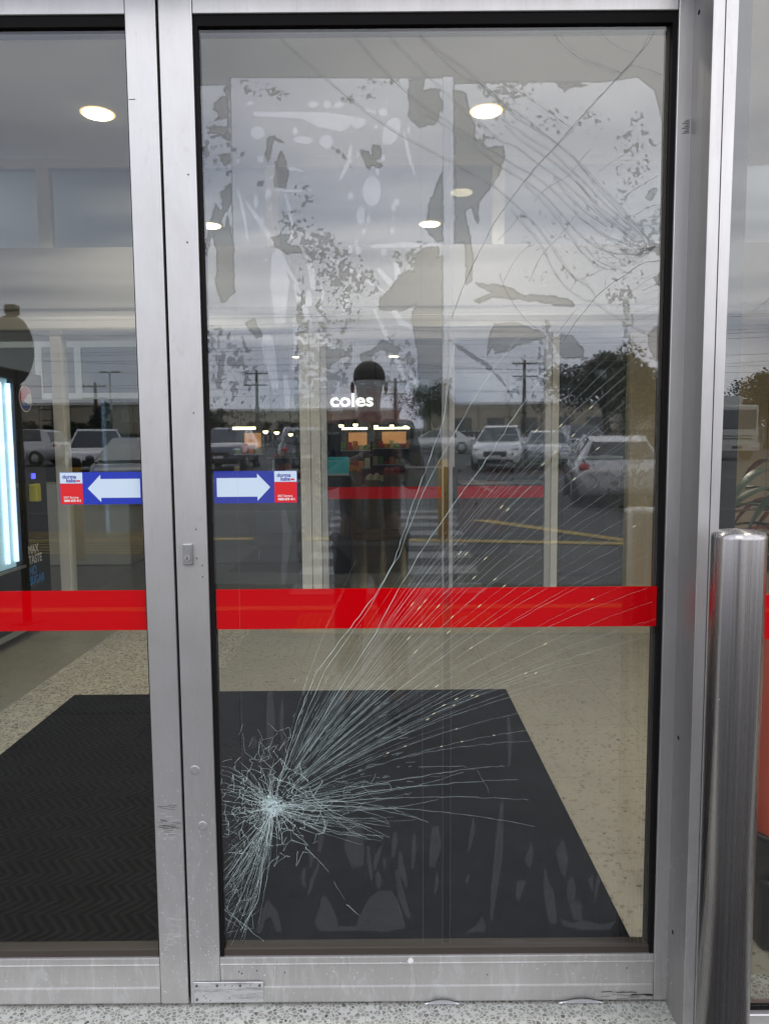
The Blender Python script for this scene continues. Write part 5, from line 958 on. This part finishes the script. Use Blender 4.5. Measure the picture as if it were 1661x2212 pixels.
tree(925, 70, EYE.z+(963-822)/FP*70, 2.6, 'distant tree mirrored beside the tape strip', 4000, .4, seed=12)
tree(222, 52, EYE.z+(963-862)/FP*52, .8, 'slim bushy tree behind the white SUV roof', 2200, .2, seed=13, th=.1)
tree(455, 60, EYE.z+(963-880)/FP*60, 1.6, 'round tree at the left edge of the broken pane', 3000, .2, seed=14, th=.2)
for i, px in enumerate((108, 70, 175, 560, 620)): tree(px, 60, EYE.z+(963-905)/FP*60, .9, ['low shrub behind the white hatchback', 'low shrub at the far left fence', 'low shrub left of the white SUV', 'low shrub mirrored over the sticker', 'low shrub left of the white post'][i], 900, .1, 'shrub', 20+i, .1)

# ------------------------------------------------------------------ PHOTOGRAPHER (only seen mirrored)
def skin(name, verts, edges, m_, parent, sub=2, root=0):
    me = bpy.data.meshes.new(name); me.from_pydata([v[:3] for v in verts], edges, []); o = bpy.data.objects.new(name, me); COL.objects.link(o)
    md = o.modifiers.new('s', 'SKIN'); o.modifiers.new('sub', 'SUBSURF').levels = sub
    for i, v in enumerate(verts):
        sv = me.skin_vertices[0].data[i]; r_ = v[3]; sv.radius = r_ if hasattr(r_, '__len__') else (r_, r_); sv.use_root = (i == root)
    m2_ = bpy.data.meshes.new_from_object(o.evaluated_get(bpy.context.evaluated_depsgraph_get())); bpy.data.objects.remove(o)
    for p_ in m2_.polygons: p_.use_smooth = True
    m2_.materials.clear(); m2_.materials.append(m_); m2_.name = name; return link(name, m2_, parent)
hx = -.075; py_ = -2.14
per = thing('person', 'person in dark jacket and trousers holding up a phone, mirrored in the door', 'person', (hx, py_, 0))
m_skin = mat('skin', (.20, .12, .085), .6); m_jack = mat('dark_jacket', (.05, .05, .055), .85); m_trou = mat('charcoal_trousers', (.055, .055, .06), .9); m_hair = mat('dark_hair', (.02, .014, .01), .7); m_shoe = mat('black_shoe', (.015, .015, .015), .6)
def arm_pts(s_): return [(hx+s_*.19, py_, 1.50), (hx+s_*.245, py_+.03, 1.22), (hx+s_*.10+.03, py_+.29, 1.355)]
V_ = [(hx, py_, .98, .13), (hx, py_, 1.18, .12), (hx, py_, 1.42, .135), (hx, py_, 1.56, .06), (hx, py_+.015, 1.64, .055), (hx, py_+.01, 1.735, (.082, .098)), (hx, py_, 1.79, (.07, .085))]
E_e = [(0, 1), (1, 2), (2, 3), (3, 4), (4, 5), (5, 6)]
for s_ in (-1, 1):
    a = arm_pts(s_); n = len(V_); V_ += [(*a[0], .055), (*a[1], .042), (*a[2], .028)]; E_e += [(2, n), (n, n+1), (n+1, n+2)]
    palm = (.0+s_*.062, -1.80, 1.40); V_.append((*palm, (.016, .034))); E_e.append((n+2, n+3))
    tipx = [(.045, .050), (.045, .026), (.045, .002), (.045, -.020)]
    for k, (dx, dz) in enumerate(tipx):               # four fingers curl round the phone edge
        m0 = len(V_); ln = (.9, 1, .95, .75)[k]; V_ += [(palm[0]+s_*.004, palm[1]+.018, palm[2]+dz, .009), (palm[0]-s_*.002, palm[1]+.018+.018*ln, palm[2]+dz+.004, .008), (palm[0]-s_*.016*ln, palm[1]+.030, palm[2]+dz+.006, .0075)]; E_e += [(n+3, m0), (m0, m0+1), (m0+1, m0+2)]
    m0 = len(V_); V_ += [(palm[0]-s_*.012, palm[1]-.004, palm[2]+.030, .011), (palm[0]-s_*.030, palm[1]+.004, palm[2]+.050, .009)]; E_e += [(n+3, m0), (m0, m0+1)]
    n = len(V_); V_ += [(hx+s_*.10, py_, .92, .095), (hx+s_*.12, py_+.01, .50, .06), (hx+s_*.13, py_-.01, .10, .042), (hx+s_*.14, py_+.14, .045, .035)]; E_e += [(0, n), (n, n+1), (n+1, n+2), (n+2, n+3)]
skin('body', V_, E_e, m_skin, per)
J = [(hx, py_, .93, (.185, .14)), (hx, py_, 1.15, (.175, .135)), (hx, py_, 1.42, (.185, .14)), (hx, py_, 1.53, (.10, .09)), (hx, py_, 1.585, (.068, .068))]; JE = [(0, 1), (1, 2), (2, 3), (3, 4)]
for s_ in (-1, 1): a = arm_pts(s_); n = len(J); J += [(*a[0], .085), (*a[1], .066), (a[2][0], a[2][1]-.01, a[2][2]-.004, .046)]; JE += [(2, n), (n, n+1), (n+1, n+2)]
skin('jacket', J, JE, m_jack, per)
T_ = [(hx, py_, .95, .15)]; TE = []
for s_ in (-1, 1): n = len(T_); T_ += [(hx+s_*.10, py_, .86, .115), (hx+s_*.12, py_+.01, .50, .085), (hx+s_*.13, py_-.005, .09, .072)]; TE += [(0, n), (n, n+1), (n+1, n+2)]
skin('trousers', T_, TE, m_trou, per)
for s_ in (-1, 1):
    q = MB(); q.ball((hx+s_*.14, py_+.09, .045), (.05, .145, .045), 10); q.build('shoe', m_shoe, per)
q = MB(); q.ball((hx, py_-.015, 1.79), (.085, .10, .085), 14)
bmesh.ops.delete(q.bm, geom=[v for v in q.bm.verts if v.co.z < 1.765 and v.co.y > py_+.03 or v.co.z < 1.72], context='VERTS'); q.build('hair', m_hair, per)
q = MB(); q.ball((hx, py_+.108, 1.715), (.013, .018, .02), 7); q.build('nose', m_skin, per)
for s_ in (-1, 1):
    q = MB(); q.ball((hx+s_*.032, py_+.088, 1.745), (.012, .008, .007), 7); q.build('eye', m_stw, per); q = MB(); q.ball((hx+s_*.088, py_+.0, 1.735), (.012, .02, .032), 7); q.build('ear', m_skin, per)
q = MB(); q.ball((hx, py_+.098, 1.675), (.026, .008, .006), 7); q.build('mouth', mat('lips', (.35, .13, .11), .5), per)
ph = thing('phone', 'dark smartphone held up in both hands', 'phone', (0, -1.77, 1.39)); q = MB(); q.box((-.038, -1.778, 1.315), (.038, -1.768, 1.468), .005, 2); pb = q.build('case', m_black, ph)
q = MB(); q.box((-.034, -1.7795, 1.32), (.034, -1.7785, 1.463)); q.build('screen', mat('phone_screen', (.05, .05, .05), .2, emit=(.3, .32, .35), es=.3), ph)
bpy.context.view_layer.update()
